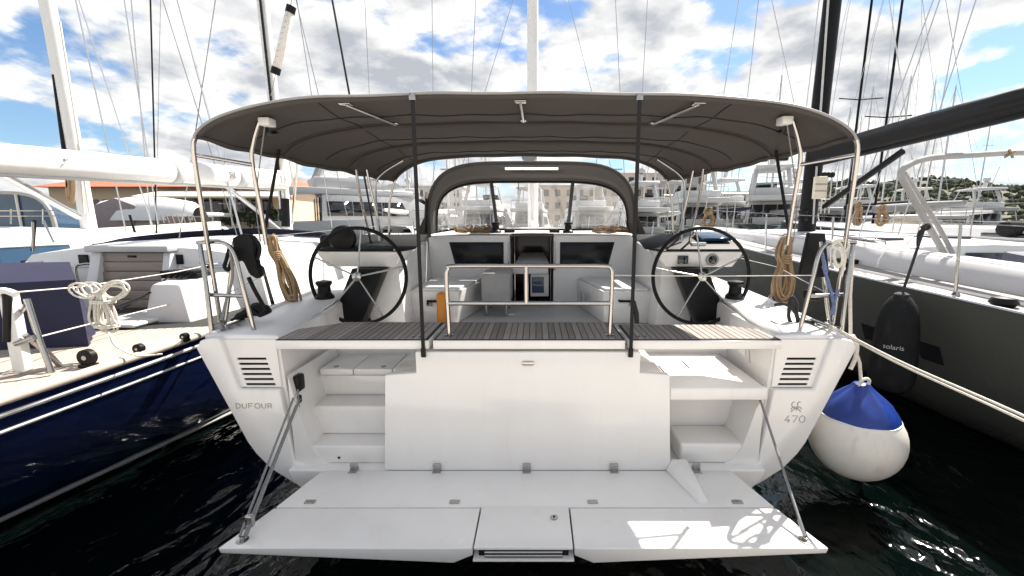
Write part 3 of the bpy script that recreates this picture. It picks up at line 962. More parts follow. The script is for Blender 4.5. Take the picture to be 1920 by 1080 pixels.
    for i in range(12):
        y = lerp(5.702, 12.6, i / 11)
        k = 1 if y < 9 else 1 - (y - 9) / 3.7
        hw = 1.62 * (0.35 + 0.65 * k)
        zt = 1.818 + 0.03 * math.sin(i / 11 * 3) - max(0, (y - 9) / 3.7) * 0.25
        rows.append([(x * hw, y, z) for x, z in ((-1.02, 1.24), (-1.0, zt - .1), (-.93, zt - .015), (-.5, zt + .015), (0, zt + .03), (.5, zt + .015), (.93, zt - .015), (1.0, zt - .1), (1.02, 1.24))])
    sheet('coachroof', rows, 'gelcoat_matt', Y0)
    for x in (-.50, .50):
        w = lathe('halyard_winch', [(0.075, 0), (0.075, 0.03), (0.05, 0.05), (0.045, 0.11), (0.062, 0.13), (0.055, 0.15), (0.02, 0.155)], (x, 5.95, 1.835), 'black_plastic', Y0, 18)
        box('line_clutch', (x + (.12 if x < 0 else -.26), x + (.26 if x < 0 else -.12)), (5.9, 6.05), (1.842, 1.885), 'black_plastic', w, 0.008)
cockpit()

def arch(hw, z0, z1, y, dy=0.0, n=36, p=4.76, q=3.23):
    out = []
    for i in range(n + 1):
        u = math.sin(lerp(-1, 1, i / n) * math.pi / 2)
        h = max(0.0, 1 - abs(u) ** p) ** (1 / q)
        out.append(Vector((hw * u, y + dy * (1 - h), z0 + (z1 - z0) * h)))
    return out

def dodger():
    A0 = arch(1.30, 1.80, 2.70, 5.35, 0.10)
    A1 = arch(1.36, 1.84, 2.585, 6.0, 0.0)
    A2 = arch(1.345, 1.86, 2.545, 6.08, 0.0)
    n = len(A0)
    dg = tube('sprayhood', A0, 0.024, 'taupe_canvas', Y0, 8)
    # roof canvas with a slot for the skylight
    bm = bmesh.new()
    K = 5
    V = [[bm.verts.new(lerp(A0[i], A1[i], k / K) + Vector((0, 0, 0.03 * math.sin(k / K * math.pi)))) for k in range(K + 1)] for i in range(n)]
    for i in range(n - 1):
        for k in range(K):
            if k == 2 and 15 <= i <= 20:
                continue
            bm.faces.new((V[i][k], V[i][k + 1], V[i + 1][k + 1], V[i + 1][k]))
    fin(bm, 'hood_roof', 'taupe_canvas', dg, solid=0.006)
    sheet('skylight', [[lerp(A0[i], A1[i], k / K) + Vector((0, 0, 0.03 * math.sin(k / K * math.pi) + 0.006)) for k in (2, 3)] for i in range(15, 22)], 'skylight_film', dg)
    # front: canvas rim, three clear panes down to the coachroof
    F = [Vector((A2[i].x * (0.99 if A2[i].z > 2.2 else 1.0), 6.95, 1.86 + 0.0 * i)) for i in range(n)]
    sheet('hood_rim', [[A1[i], lerp(A1[i], A2[i], 0.5), A2[i]] for i in range(n)], 'taupe_canvas', dg, solid=0.006)
    def low(i, t):
        a, b = A2[i], F[i]
        z = lerp(a.z, max(1.87, 1.87), t)
        y = lerp(6.12, 6.95, t) if a.z > 1.9 else lerp(6.12, 6.3, t)
        return Vector((a.x, y, z))
    cuts = [(0, 13), (13, 23), (23, n - 1)]
    for a, b in cuts:
        sheet('window_pane', [[low(i, k / 4) for k in range(5)] for i in range(a, b + 1)], 'clear_vinyl', dg)
    for i in (13, 23):
        tube('window_seam', [low(i, k / 4) + Vector((0, -.012, 0.0)) for k in range(5)], 0.026, 'black_webbing', dg, 6, flat=1)
    tube('window_hem', [low(i, 1) + Vector((0, -.01, 0.0)) for i in range(1, n - 1)], 0.022, 'black_webbing', dg, 6)
    tube('rim_seam', [A2[i] + Vector((0, -.012, -.004)) for i in range(n)], 0.018, 'black_webbing', dg, 6)
    for s in (-1, 1):                       # side wings stretched aft to the coaming
        sheet('side_wing', [[Vector((s * 1.30, 5.36, 2.36)), Vector((s * 1.36, 6.0, 2.36))], [Vector((s * 1.31, 5.30, 2.05)), Vector((s * 1.37, 6.0, 2.0))],
                            [Vector((s * 1.36, 5.0, 1.80)), Vector((s * 1.38, 6.0, 1.83))]], 'taupe_canvas', dg, solid=0.006)
        tube('wing_strap', [(s * 1.36, 5.02, 1.80), (s * 1.42, 4.75, 1.72)], 0.014, 'black_webbing', dg, 6)
    for s in (-1, 1):
        box('hood_patch', sorted((s * .95, s * 1.12)), (5.40, 5.44), (2.625, 2.64), 'stainless', dg, 0.003)
dodger()

# ---- bimini
BW = [(2.64, 1.965), (3.35, 1.865), (4.1, 1.70), (4.82, 1.50)]
def bim_pt(u, y, dz=0.0):
    w = interp(BW, y)[0]
    t = (y - 2.64) / 2.18
    z = 2.74 - .06 * u * u - (.20 + .04 * t) * max(0, (1 - (1 - min(1, abs(u))) ** .625 - .40) / .60) ** 2 - 0.012 * t
    z -= 0.026 * (math.sin(t * 3 * math.pi) ** 2) * (1 - u * u * .6)
    z += 0.004 * math.sin(u * 31 + 9 * t) * math.sin(t * 3 * math.pi) ** 2 + 0.003 * math.sin(u * 17 - 23 * t) + 0.006 * abs(u) ** 3 * math.sin(t * 41 + u * 6)
    return Vector((w * u, y, z + dz))
def bimini():
    us = [(1 if v > 0 else -1) * (1 - (1 - abs(v)) ** 1.6) for v in [lerp(-1, 1, i / 80) for i in range(81)]]
    rows = [[bim_pt(u, lerp(2.64, 4.82, j / 48)) for u in us] for j in range(49)]
    bm_ = sheet('bimini', rows, 'taupe_canvas', Y0, solid=0.008)
    for y in (2.655, 3.36, 4.09, 4.81):
        tube('bow_sleeve', [bim_pt(u * .99, y, -.016 if y != 2.655 else -.012) for u in us], 0.017, 'taupe_canvas', bm_, 8)
    for y in (3.0, 3.75, 4.45):
        tube('canvas_seam', [bim_pt(u * .97, y, -.006) for u in us], 0.005, 'black_webbing', bm_, 5)
    for y in (3.36, 4.09):
        for d in (-.05, .05):
            tube('stitch_line', [bim_pt(u * .96, y + d, -.0055) for u in us], 0.0020, 'black_webbing', bm_, 4)
    for x in (-1.25, 1.25):
        tube('zip', [bim_pt(x / interp(BW, y)[0], y, -.006) for y in [lerp(2.7, 4.75, i / 20) for i in range(21)]], 0.004, 'black_webbing', bm_, 5)
    tube('edge_piping', [bim_pt(u, 2.638, .003) for u in us], 0.008, 'grey_plastic', bm_, 6)
    for s in (-1, 1):
        tube('edge_hem', [bim_pt(s * .995, lerp(2.65, 4.81, i / 16), -.008) for i in range(17)], 0.013, 'taupe_canvas', bm_, 6)
    # small stainless bars and brackets under the aft edge
    for x0, x1 in ((-1.09, -.92), (-.03, -.025), (1.05, .88)):
        u0, u1 = x0 / 1.98, x1 / 1.9
        a, b = bim_pt(u0, 2.70, -.03), bim_pt(u1, 3.12, -.035)
        tb = tube('spreader_bar', [a, b], 0.010, 'stainless', bm_, 8)
        box('bar_bracket', (a.x - .035, a.x + .035), (a.y - .03, a.y + .03), (a.z - .002, a.z + .012), 'stainless', tb, 0.003)
        box('bar_bracket', (b.x - .02, b.x + .02), (b.y - .02, b.y + .02), (b.z, b.z + .016), 'stainless', tb, 0.003)
    for s in (-1, 1):
        p = bim_pt(s * .83, 2.78, -.035)
        lamp = box('deck_light', (p.x - .035, p.x + .035), (p.y - .03, p.y + .05), (p.z - .028, p.z + .02), 'white_paint', bm_, 0.008)
        tube('light_cable', [p, p + Vector((s * .05, .1, -.05)), p + Vector((s * .09, .25, -.02))], 0.012, 'black_plastic', bm_, 6, sm=3)
    # webbing straps from the aft edge to the transom
    for s in (-1, 1):
        a = bim_pt(s * .675 / 2 + .003, 2.645, 0)
        st = box('bimini_strap', (a.x - .0115, a.x + .0115), (2.630, 2.634), (1.145, 2.735), 'black_webbing', bm_, 0)
        box('strap_buckle', (a.x - .015, a.x + .015), (2.624, 2.638), (1.14, 1.2), 'black_plastic', st, 0.003)
        box('strap_clip', (a.x - .02, a.x + .02), (2.622, 2.640), (2.70, 2.738), 'stainless', st, 0.003)
    tube('strap_tail', [(.675, 2.64, 1.50), (.70, 2.645, 1.42), (.705, 2.65, 1.36)], 0.016, 'black_webbing', bm_, 6)
    # frame legs
    r = 0.0135
    for s in (-1, 1):
        pv = Vector((s * 1.55, 4.4, 1.80))
        tubes('frame_leg', [[bim_pt(s * .985, 4.18), Vector((s * 1.66, 4.28, 2.2)), Vector((s * 1.64, 4.42, 1.78))]], r, 'stainless', bm_, 8, sm=5)
        tubes('frame_leg', [[bim_pt(s * .98, 4.32), Vector((s * 1.585, 4.4, 2.2)), Vector((s * 1.54, 4.5, 1.78))]], r, 'stainless', bm_, 8, sm=5)
        tubes('frame_leg', [[bim_pt(s * .98, 4.81), Vector((s * 1.57, 4.83, 2.2)), Vector((s * 1.6, 4.85, 1.78))]], r, 'stainless', bm_, 8, sm=5)
        tubes('frame_leg', [[bim_pt(s * .80, 4.45, -.03), bim_pt(s * .95, 4.45, -.08), Vector((s * 1.58, 4.46, 2.3)), Vector((s * 1.56, 4.42, 1.80))]], r, 'stainless', bm_, 8, sm=5)
        # outer and inner posts rising from the pushpit, with a cross bar
        o1 = [bim_pt(s * 1.0, 2.66, .02), Vector((s * 2.01, 2.68, 2.42)), Vector((s * 2.06, 2.76, 2.05)), Vector((s * 2.12, 2.86, 1.70)), Vector((s * 2.17, 2.95, 1.24))]
        tubes('aft_post', [o1], 0.0135, 'stainless', bm_, 10, sm=5)
        o2 = [bim_pt(s * .86, 2.80, -.02), Vector((s * 1.73, 2.82, 2.50)), Vector((s * 1.765, 2.84, 2.38)), Vector((s * 1.78, 2.9, 2.1)), Vector((s * 1.80, 2.96, 1.84))]
        tubes('aft_post', [o2], 0.0135, 'stainless', bm_, 10, sm=5)
        tube('post_bar', [(s * 2.02, 2.69, 2.40), (s * 1.765, 2.83, 2.36)], 0.012, 'stainless', bm_, 8)
        tube('tension_strap', [bim_pt(s * .97, 3.25, -.02), (s * 1.80, 2.95, 1.92)], 0.012, 'black_webbing', bm_, 6)
        tube('control_line', [bim_pt(s * .84, 2.80, -.03), (s * 1.80, 2.90, 2.15), (s * 1.84, 2.96, 1.86)], 0.004, 'rope_grey', bm_, 5, sm=4)
bimini()

def pushpits():
    r = 0.0145
    for s in (-1, 1):
        hoop = [[(s * 1.89, 2.88, ZD), (s * 1.925, 2.86, 1.55), (s * 1.95, 2.855, 1.76), (s * 1.985, 2.85, 1.84), (s * 2.05, 2.85, 1.865), (s * 2.15, 2.85, 1.862), (s * 2.2, 2.87, 1.86)],
                [(s * 1.915, 2.865, 1.50), (s * 2.05, 2.86, 1.502), (s * 2.19, 2.88, 1.505)],
                [(s * 2.19, 2.87, 1.86), (s * 2.165, 2.85, 1.6), (s * 2.15, 2.83, ZD)],
                [(s * 2.16, 2.95, ZD), (s * 2.12, 2.99, 1.5), (s * 2.05, 3.0, 1.86)]]
        pp = tubes('pushpit', hoop, r, 'stainless', Y0, 10, sm=4)
        for x, y in ((1.89, 2.88), (2.15, 2.83)):
            lathe('pushpit_foot', [(0.032, 0), (0.032, 0.006), (0.02, 0.014)], (s * x, y, ZD + .002), 'stainless', pp, 12)
        # stanchions and lifelines
        prev = Vector((s * 2.05, 3.0, 1.86))
        prevl = Vector((s * 2.12, 2.99, 1.5))
        for y, xb, xt in ((3.95, 2.27, 2.36), (6.0, 2.31, 2.36), (8.2, 2.24, 2.29), (10.4, 2.0, 2.05), (12.6, 1.55, 1.6)):
            zs = interp(MT, y)[1]
            st = tube('stanchion', [(s * xb, y, ZD * zs), (s * xt, y + .02, ZD * zs + .63)], 0.0125, 'stainless', Y0, 8)
            top = Vector((s * xt, y + .02, ZD * zs + .61))
            mid = Vector((s * (xb + xt) / 2, y, ZD * zs + .32))
            tubes('lifeline', [[prev, top], [prevl, mid]], 0.0035, 'stainless', Y0, 5)
            lathe('stanchion_foot', [(0.03, 0), (0.03, 0.02), (0.016, 0.05)], (s * xb, y, ZD * zs + .002), 'stainless', st, 10)
            prev, prevl = top, mid
        cl = tube('mooring_cleat', [(s * 2.08, 2.86, 1.285), (s * 2.085, 3.06, 1.285)], 0.014, 'stainless', Y0, 8)
        tubes('cleat_leg', [[(s * 2.082, 2.92, 1.235), (s * 2.082, 2.92, 1.285)], [(s * 2.083, 3.0, 1.235), (s * 2.083, 3.0, 1.285)]], 0.012, 'stainless', cl, 8)
    tube('guard_wire', [(.54, 2.733, 1.655), (1.2, 2.78, 1.645), (1.94, 2.855, 1.64)], 0.0035, 'rope_white', Y0, 5)
pushpits()

def main_rig():
    b = Vector((-.02, 9.6, 1.83))
    mast = tube('mast', [b, b + Vector((0, -.1, 9)), b + Vector((0, -.35, 19))], [.115, .115, .09], 'white_paint', Y0, 14)
    for z, hw in ((7.2, 1.2), (12, 1.0)):
        tube('spreader', [(-hw, 9.75, z + .15), (0, 9.55, z), (hw, 9.75, z + .15)], 0.03, 'white_paint', mast, 8)
    for px, yb, pxt, Yb in ((884, 176, 892, 9.5), (1163, 178, 1154, 9.5), (812, 178, 810, 9.9), (1204, 180, 1214, 9.9), (908, 176, 962, 12), (1111, 178, 1066, 12)):
        a, t = P(px, yb, Yb), P(pxt, 0, Yb)
        d = t - a
        k = (1.25 - a.z) / d.z
        tube('shroud', [a + d * max(k, -2), t + d * 1.2], 0.0075, 'stainless', mast, 6)
    bo = tube('boom', [(-.02, 9.5, 2.95), (-.04, 6.25, 2.93)], 0.12, 'white_paint', mast, 12)
    tube('boom_end', [(-.04, 6.24, 2.93), (-.04, 6.18, 2.93)], 0.11, 'grey_plastic', bo, 12)
    tubes('mainsheet', [[(-.10, 6.3, 2.83), (-.20, 6.5, 2.62), (-.22, 6.6, 2.4)]], 0.008, 'rope_black', bo, 6)
    tubes('vang', [[(-.02, 9.5, 2.05), (-.03, 8.2, 2.85)]], 0.035, 'grey_plastic', mast, 8)
main_rig()

# ================================================================== THE BLUE YACHT (left neighbour)
def px_wire(name, a, b, m, parent, r=0.007, extend=1.0, n=6, zmin=None):
    """wire through two sighted points, (px, py, Y) each, carried on beyond the second one"""
    A, B = P(*a), P(*b)
    d = B - A
    if zmin is not None and abs(d.z) > 1e-6:
        k = (zmin - A.z) / d.z
        A = A + d * max(-1.5, min(0.0, k))
    return tube(name, [A, B + d * extend], r, m, parent, n)

def deck_planks(parent, tab, ax, s, z, ya, yb, x_in, w, m, n, first=0.05, seg=14, gap=0.006):
    for i in range(n):
        rows_t = []
        a0 = first + i * (w + gap)
        pts = []
        for k in range(seg + 1):
            y = lerp(ya, yb, k / seg)
            hb = interp(tab, y)[0]
            xa, xb = hb - a0, hb - a0 - w
            pts.append((ax + s * xa, ax + s * xb, y))
        bm = bmesh.new()
        top = [[(p[0], p[2], z), (p[1], p[2], z)] for p in pts]
        V = a_grid(bm, top)
        e = bmesh.ops.extrude_face_region(bm, geom=bm.faces[:])
        for g in e['geom']:
            if isinstance(g, bmesh.types.BMVert):
                g.co.z -= 0.012
        fin(bm, 'plank', m, parent)

def blue_yacht():
    T = thing('sailing_yacht', 'dark blue sailing yacht with teak deck and white boom, alongside on the left', 'yacht', (-4.45, 1.0, 0))
    ax = -4.45
    tab = [(0.9, 1.42, 1.0, .55), (2.0, 1.53, 1.0, .68), (3.0, 1.60, 1.01, .95), (4.2, 1.66, 1.03, 1.30), (6.5, 1.72, 1.08, 1.5), (9, 1.5, 1.16, 1.2), (11.5, .95, 1.27, .6), (13.6, .05, 1.4, .02)]
    hull = hull_mesh('hull', tab, ax, 'navy_hull', T, zlow=-.3)
    for s in (1, -1):
        hull_band('sheer_stripe', tab, ax, s, -.065, -.095, .92, 13, 'boot_white', hull)
        hull_band('cove_stripe', tab, ax, s, -.185, -.205, .92, 13, 'boot_white', hull)
        pts = []
        for i in range(30):
            y = lerp(.92, 13.4, i / 29)
            sec = interp(tab, y)
            pts.append((ax + s * (sec[0] - .012), y, sec[1] + .012))
        tube('cap_rail', pts, 0.032, 'teak_light', hull, 8)
    tube('waterline_edge', [(ax + hull_x(interp(tab, y), .04) + .01, y, .05) for y in [lerp(.95, 12, i / 24) for i in range(25)]], 0.02, 'grey_plastic', hull, 6)
    # deck: a dark caulked base, planks laid along the edge
    rows = []
    for i in range(26):
        y = lerp(.93, 13.2, i / 25)
        sec = interp(tab, y)
        rows.append([(ax - sec[0] + .03, y, sec[1] - .004), (ax, y, sec[1] + .002), (ax + sec[0] - .03, y, sec[1] - .004)])
    deck = sheet('deck', rows, 'caulk', T)
    deck_planks(deck, [(a, b) for a, b, *_ in tab], ax, 1, 1.022, .95, 4.6, -4.3, .062, 'teak_light', 17, gap=.011)
    def up(y): return interp(tab, y)[1] + .02
    bm = bmesh.new()
    # cockpit sides, coaming, coachroof
    co = hexa('coaming', [(-3.30, 4.05, 1.0), (-3.06, 5.9, 1.0), (-3.62, 5.9, 1.0), (-3.78, 4.05, 1.0),
                          (-3.42, 4.12, 1.40), (-3.2, 5.9, 1.52), (-3.62, 5.9, 1.52), (-3.72, 4.12, 1.40)], 'white_paint', T, 0.05)
    hexa('coaming', [(-5.6, 4.05, 1.0), (-5.84, 5.9, 1.0), (-5.28, 5.9, 1.0), (-5.12, 4.05, 1.0),
                     (-5.48, 4.12, 1.40), (-5.7, 5.9, 1.52), (-5.28, 5.9, 1.52), (-5.18, 4.12, 1.40)], 'white_paint', T, 0.05)
    # white cockpit seat beside the coaming
    box('cockpit_seat', (-4.05, -3.62), (3.8, 4.6), (1.03, 1.07), 'white_paint', T, 0.03, 3)
    rows = []
    for i in range(14):
        y = lerp(4.86, 10.4, i / 13)
        k = max(0, (y - 6.5) / 4)
        hw = 1.30 - .45 * k
        zt = 1.70 - .22 * k + (0.05 if i else 0)
        rows.append([(ax + x * hw, y + (0 if abs(x) < .95 else .05), z) for x, z in ((-1.12, 1.0), (-1.05, zt - .22), (-.92, zt - .07), (-.5, zt), (0, zt + .035), (.5, zt), (.92, zt - .07), (1.05, zt - .22), (1.12, 1.0))])
    cr = sheet('coachroof', rows, 'white_paint', T)
    prism('coachroof_end', [(ax - 1.44, 1.0), (ax - 1.36, 1.48), (ax - 1.19, 1.63), (ax - .65, 1.70), (ax, 1.735), (ax + .65, 1.70), (ax + 1.19, 1.63), (ax + 1.36, 1.48), (ax + 1.44, 1.0)], 'y', 4.82, 4.87, 'white_paint', cr, 0.01)
    for dz in (1.30, 1.48):
        tube('roof_seam', [(-5.5, 4.815, dz), (-4.9, 4.812, dz + .01)], 0.006, 'pale_grey', cr, 5)
        tube('roof_seam', [(-3.95, 4.812, dz + .01), (-3.4, 4.815, dz)], 0.006, 'pale_grey', cr, 5)
    # companionway with weathered wooden washboards
    hexa('companion_frame', [(-4.93, 4.58, 1.03), (-4.93, 4.82, 1.03), (-4.80, 4.82, 1.03), (-4.80, 4.58, 1.03),
                             (-4.88, 4.74, 1.66), (-4.88, 4.82, 1.66), (-4.77, 4.82, 1.66), (-4.77, 4.74, 1.66)], 'white_paint', cr, 0.01)
    hexa('companion_frame', [(-4.08, 4.58, 1.03), (-4.08, 4.82, 1.03), (-4.0, 4.82, 1.03), (-4.0, 4.58, 1.03),
                             (-4.08, 4.74, 1.66), (-4.08, 4.82, 1.66), (-4.0, 4.82, 1.66), (-4.0, 4.74, 1.66)], 'white_paint', cr, 0.01)
    box('companion_hatch', (-4.90, -3.98), (4.68, 5.6), (1.665, 1.735), 'pale_grey', cr, 0.015)
    for i in range(6):
        z = 1.03 + i * .105
        box('washboard', (-4.80, -4.08), (4.70 + i * .012, 4.73 + i * .012), (z, z + .099), 'teak_brown', cr, 0.003)
    box('washboard_lock', (-4.5, -4.4), (4.755, 4.762), (1.60, 1.625), 'black_plastic', cr, 0.002)
    tube('grab_rail', [(-5.02, 4.70, 1.20), (-5.02, 4.68, 1.48), (-4.96, 4.70, 1.53), (-4.86, 4.74, 1.535)], 0.014, 'stainless', cr, 8, sm=3)
    # folded navy sprayhood lying round the front of the coachroof
    tube('folded_sprayhood', [(-6.1, 5.1, 1.50), (-5.75, 6.0, 1.72), (-5.3, 6.7, 1.80), (-4.45, 7.0, 1.84), (-3.7, 6.9, 1.81), (-3.3, 6.7, 1.79), (-3.0, 6.5, 1.74)],
         [.035, .045, .05, .05, .05, .045, .035], 'dark_navy', T, 10, sm=6)
    # stern rail corner: white post and steel legs
    pp = tubes('pushpit', [[P(50, 560, 2.62), P(75, 640, 2.62), P(97, 698, 2.62)], [P(47, 628, 2.62), P(92, 664, 2.75), P(118, 692, 2.8)], [P(50, 572, 2.62), P(20, 605, 2.72)],
                           [P(30, 645, 2.6), P(66, 632, 2.6)]], 0.016, 'stainless', T, 8)
    a = P(14, 552, 2.62)
    box('pushpit_post', (a.x - .045, a.x + .035), (a.y - .02, a.y + .04), (1.05, a.z), 'white_paint', pp, 0.012, 3)
    tube('pushpit_cap', [P(-30, 540, 2.6), P(2, 545, 2.6), P(14, 560, 2.6), P(14, 640, 2.6)], 0.022, 'black_plastic', pp, 8, sm=4)
    tube('pushpit_wing', [P(-10, 548, 2.58), P(10, 545, 2.58), P(30, 552, 2.58)], 0.02, 'white_paint', pp, 8, sm=4)
    tubes('lifeline', [[P(28, 548, 2.66), P(150, 538, 3.2), P(330, 510, 4.1), P(520, 470, 6.2)], [P(40, 640, 2.66), P(150, 612, 3.2), P(320, 570, 4.1)]], 0.005, 'rope_white', T, 6)
    # deck blocks
    for px, py, Yb, r in ((165, 678, 2.78, .055), (260, 650, 3.05, .035), (345, 622, 3.4, .03)):
        p = P(px, py, Yb)
        p.z = 1.035
        b = lathe('turning_block', [(r * .5, -.02), (r, -.018), (r, .018), (r * .5, .02)], (p.x, p.y, p.z + r * 1.05), 'black_plastic', T, 18, 'y')
        lathe('block_sheave', [(r * .3, -.024), (r * .3, -.019), (r * .1, -.019)], (p.x, p.y, p.z + r * 1.05), 'stainless', b, 12, 'y')
        box('block_foot', (p.x - r * .8, p.x + r * .8), (p.y - .03, p.y + .03), (p.z - .012, p.z + .012), 'black_plastic', b, 0.004)
    # rope clutches and halyards beside the companionway
    cl = box('clutch_bank', (-3.80, -3.42), (4.35, 4.55), (1.42, 1.47), 'black_plastic', T, 0.01)
    for i in range(6):
        box('clutch_lever', (-3.79 + i * .062, -3.75 + i * .062), (4.33, 4.5), (1.47, 1.50), 'black_plastic', cl, 0.006)
    tubes('control_line', [[(-3.7 + i * .07, 4.35, 1.45), (-3.86, 4.1 - i * .05, 1.22), (-4.0 - i * .05, 3.7, 1.10), (-4.3, 3.4, 1.06)] for i in range(4)], 0.008, 'rope_black', T, 5, sm=4)
    for x, y, z in ((-3.52, 4.62, 1.44), (-5.38, 4.62, 1.44), (-3.5, 5.2, 1.48)):
        w = lathe('winch', [(.075, 0), (.075, .03), (.052, .05), (.045, .10), (.065, .125), (.06, .14), (.02, .145)], (x, y, z - .01), 'stainless', T, 18)
        lathe('winch_drum', [(.05, .045), (.048, .10), (.046, .104)], (x, y, z - .009), 'black_plastic', w, 18)
    for x in (-5.05, -3.98):
        box('instrument', (x - .055, x + .055), (4.80, 4.818), (1.52, 1.63), 'black_plastic', cr, .01)
    tubes('jib_sheet', [[(-3.52, 4.62, 1.52), (-3.3, 4.9, 1.5), (-3.1, 5.6, 1.25)]], .008, 'rope_blue', T, 6, sm=4)
    # mast, boom with sail in its bag, vang
    mb = P(540, 432, 7.6)
    mt = P(492, 0, 7.5)
    d = (mt - mb)
    mast = tube('mast', [mb - Vector((0, 0, .3)), mt, mt + d * 1.6], [.085, .085, .08], 'white_paint', T, 14)
    tube('mast_track', [P(531, 400, 7.47), P(488, 0, 7.37), P(488, 0, 7.37) + d], 0.022, 'black_plastic', mast, 6)
    box('mast_ladder', (mb.x - .30, mb.x - .12), (7.55, 7.6), (1.9, 2.0), 'grey_plastic', mast, 0.01)
    tubes('halyard_bundle', [[P(548, 420, 7.4), P(552, 350, 7.4), P(543, 300, 7.4), P(553, 282, 7.4), P(558, 300, 7.4), P(549, 400, 7.4)], [P(535, 425, 7.4), P(528, 340, 7.4), P(532, 280, 7.4)]], 0.022, 'rope_white', mast, 6, sm=4)
    lathe('mast_winch', [(.07, 0), (.09, .05), (.07, .12), (.09, .2), (.03, .22)], (mb.x + .05, 7.42, 2.0), 'black_plastic', mast, 14)
    tubes('mast_step_gear', [[P(536, 425, 7.4), P(534, 372, 7.4)]], 0.07, 'black_plastic', mast, 8)
    BA, BB = P(533, 338, 7.5), P(-60, 292, 3.35)
    bm = bmesh.new()
    N = 26
    rings = []
    ub = (BB - BA).normalized()
    side = ub.cross(Vector((0, 0, 1))).normalized()
    for i in range(N + 1):
        t = i / N
        c = lerp(BA, BB, t)
        h = lerp(.155, .118, t) * (1 + .02 * math.sin(i * 1.7))
        w = lerp(.12, .10, t)
        rings.append([c + side * math.cos(2 * math.pi * k / 16) * w + Vector((0, 0, 1)) * math.sin(2 * math.pi * k / 16) * h for k in range(16)])
    V = a_grid(bm, [r + [r[0]] for r in rings])
    bmesh.ops.remove_doubles(bm, verts=bm.verts, dist=1e-5)
    boom = fin(bm, 'boom', 'sail_cover', T)
    tube('boom_foot_rail', [BA - Vector((0, 0, .16)), BB - Vector((0, 0, .125))], 0.02, 'pale_grey', boom, 8)
    for t, w in ((.28, .1), (.55, .07)):
        c = lerp(BA, BB, t)
        rr = lerp(.155, .118, t) * 1.015
        bm = bmesh.new()
        rows = []
        for q in (-w, w):
            cc = c + ub * q
            rows.append([cc + side * math.cos(2 * math.pi * k / 24) * lerp(.12, .10, t) * 1.02 + Vector((0, 0, 1)) * math.sin(2 * math.pi * k / 24) * rr for k in range(25)])
        a_grid(bm, rows)
        fin(bm, 'cover_band', 'pale_grey', boom, solid=0.003)
    nrm = (Vector((CAMX, 0, 2)) - lerp(BA, BB, .3)); nrm.z = 0
    nrm = (nrm - ub * nrm.dot(ub)).normalized()
    for t, sx, sz in ((.345, .05, .045), (.86, .022, .03), (.05, .02, .03)):
        c = lerp(BA, BB, t) + nrm * (lerp(.12, .10, t) + .003)
        bm = bmesh.new()
        if sx > .04:
            for q in (-1, 1):
                a_tube(bm, [c - ub * sx + Vector((0, 0, sz * q)), c + ub * sx + Vector((0, 0, sz * q))], .006, 5)
                a_tube(bm, [c + ub * sx * q - Vector((0, 0, sz)), c + ub * sx * q + Vector((0, 0, sz))], .006, 5)
            for k in range(-3, 4):
                a_tube(bm, [c + ub * sx * k * .27 - Vector((0, 0, sz * .5)), c + ub * sx * (k * .27 + .12) + Vector((0, 0, sz * .4))], .006, 5)
        else:
            a_tube(bm, [c - Vector((0, 0, sz)) + ub * sx, c + Vector((0, 0, sz * .6)) - ub * sx], .007, 5)
            a_tube(bm, [c + Vector((0, 0, sz * .6)) + ub * sx * math.cos(k) * .6 for k in ()] or [c + Vector((0, 0, sz * .6)), c + Vector((0, 0, sz)) - ub * sx * 1.4], .011, 5)
        fin(bm, 'cover_print', 'grey_plastic', boom)
    tube('vang', [P(418, 345, 6.5), P(532, 434, 7.45)], 0.032, 'alloy', T, 8)
    # rigging
    for a, b in (((600, 190, 9), (555, 0, 9)), ((586, 190, 8.6), (558, 10, 8.4)), ((693, 190, 11), (684, 0, 11))):
        px_wire('stay', a, b, 'stainless', mast, .008, 1.5, zmin=1.3)
    px_wire('stay', (656, 182, 9.5), (623, 0, 9.5), 'carbon', mast, .022, 1.5, zmin=1.3)
    px_wire('stay', (400, 300, 6.0), (305, 0, 6.0), 'stainless', mast, .006, 1.2, zmin=1.2)
    px_wire('stay', (415, 300, 6.0), (333, 0, 6.0), 'alloy', mast, .014, 1.2, zmin=1.2)
    px_wire('stay', (366, 250, 6.0), (404, 0, 6.0), 'stainless', mast, .007, 1.2, zmin=1.2)
    px_wire('stay', (508, 180, 7.0), (560, -60, 6.9), 'stainless', mast, .006, 1.2)
    a, b = P(517, 133, 6.95), P(545, 18, 6.92)
    rr = tube('radar_reflector', [lerp(a, b, t) for t in (0, .03, .05, .5, .95, .97, 1)], [.02, .045, .06, .06, .06, .045, .02], 'fender_white', mast, 12)
    for t in (0.0, 1.0):
        q = lerp(a, b, t)
        e = (b - a).normalized() * .05
        tube('reflector_cap', [q - e, q + e], 0.066, 'black_plastic', rr, 12)
    for k in range(9):
        q = lerp(a, b, .12 + k * .095) + Vector((.0, -.061, 0))
        tube('reflector_mark', [q - Vector((.02, 0, 0)), q + Vector((.02, 0, .004))], 0.006, 'pale_grey', rr, 5)
    return T
blue_yacht()

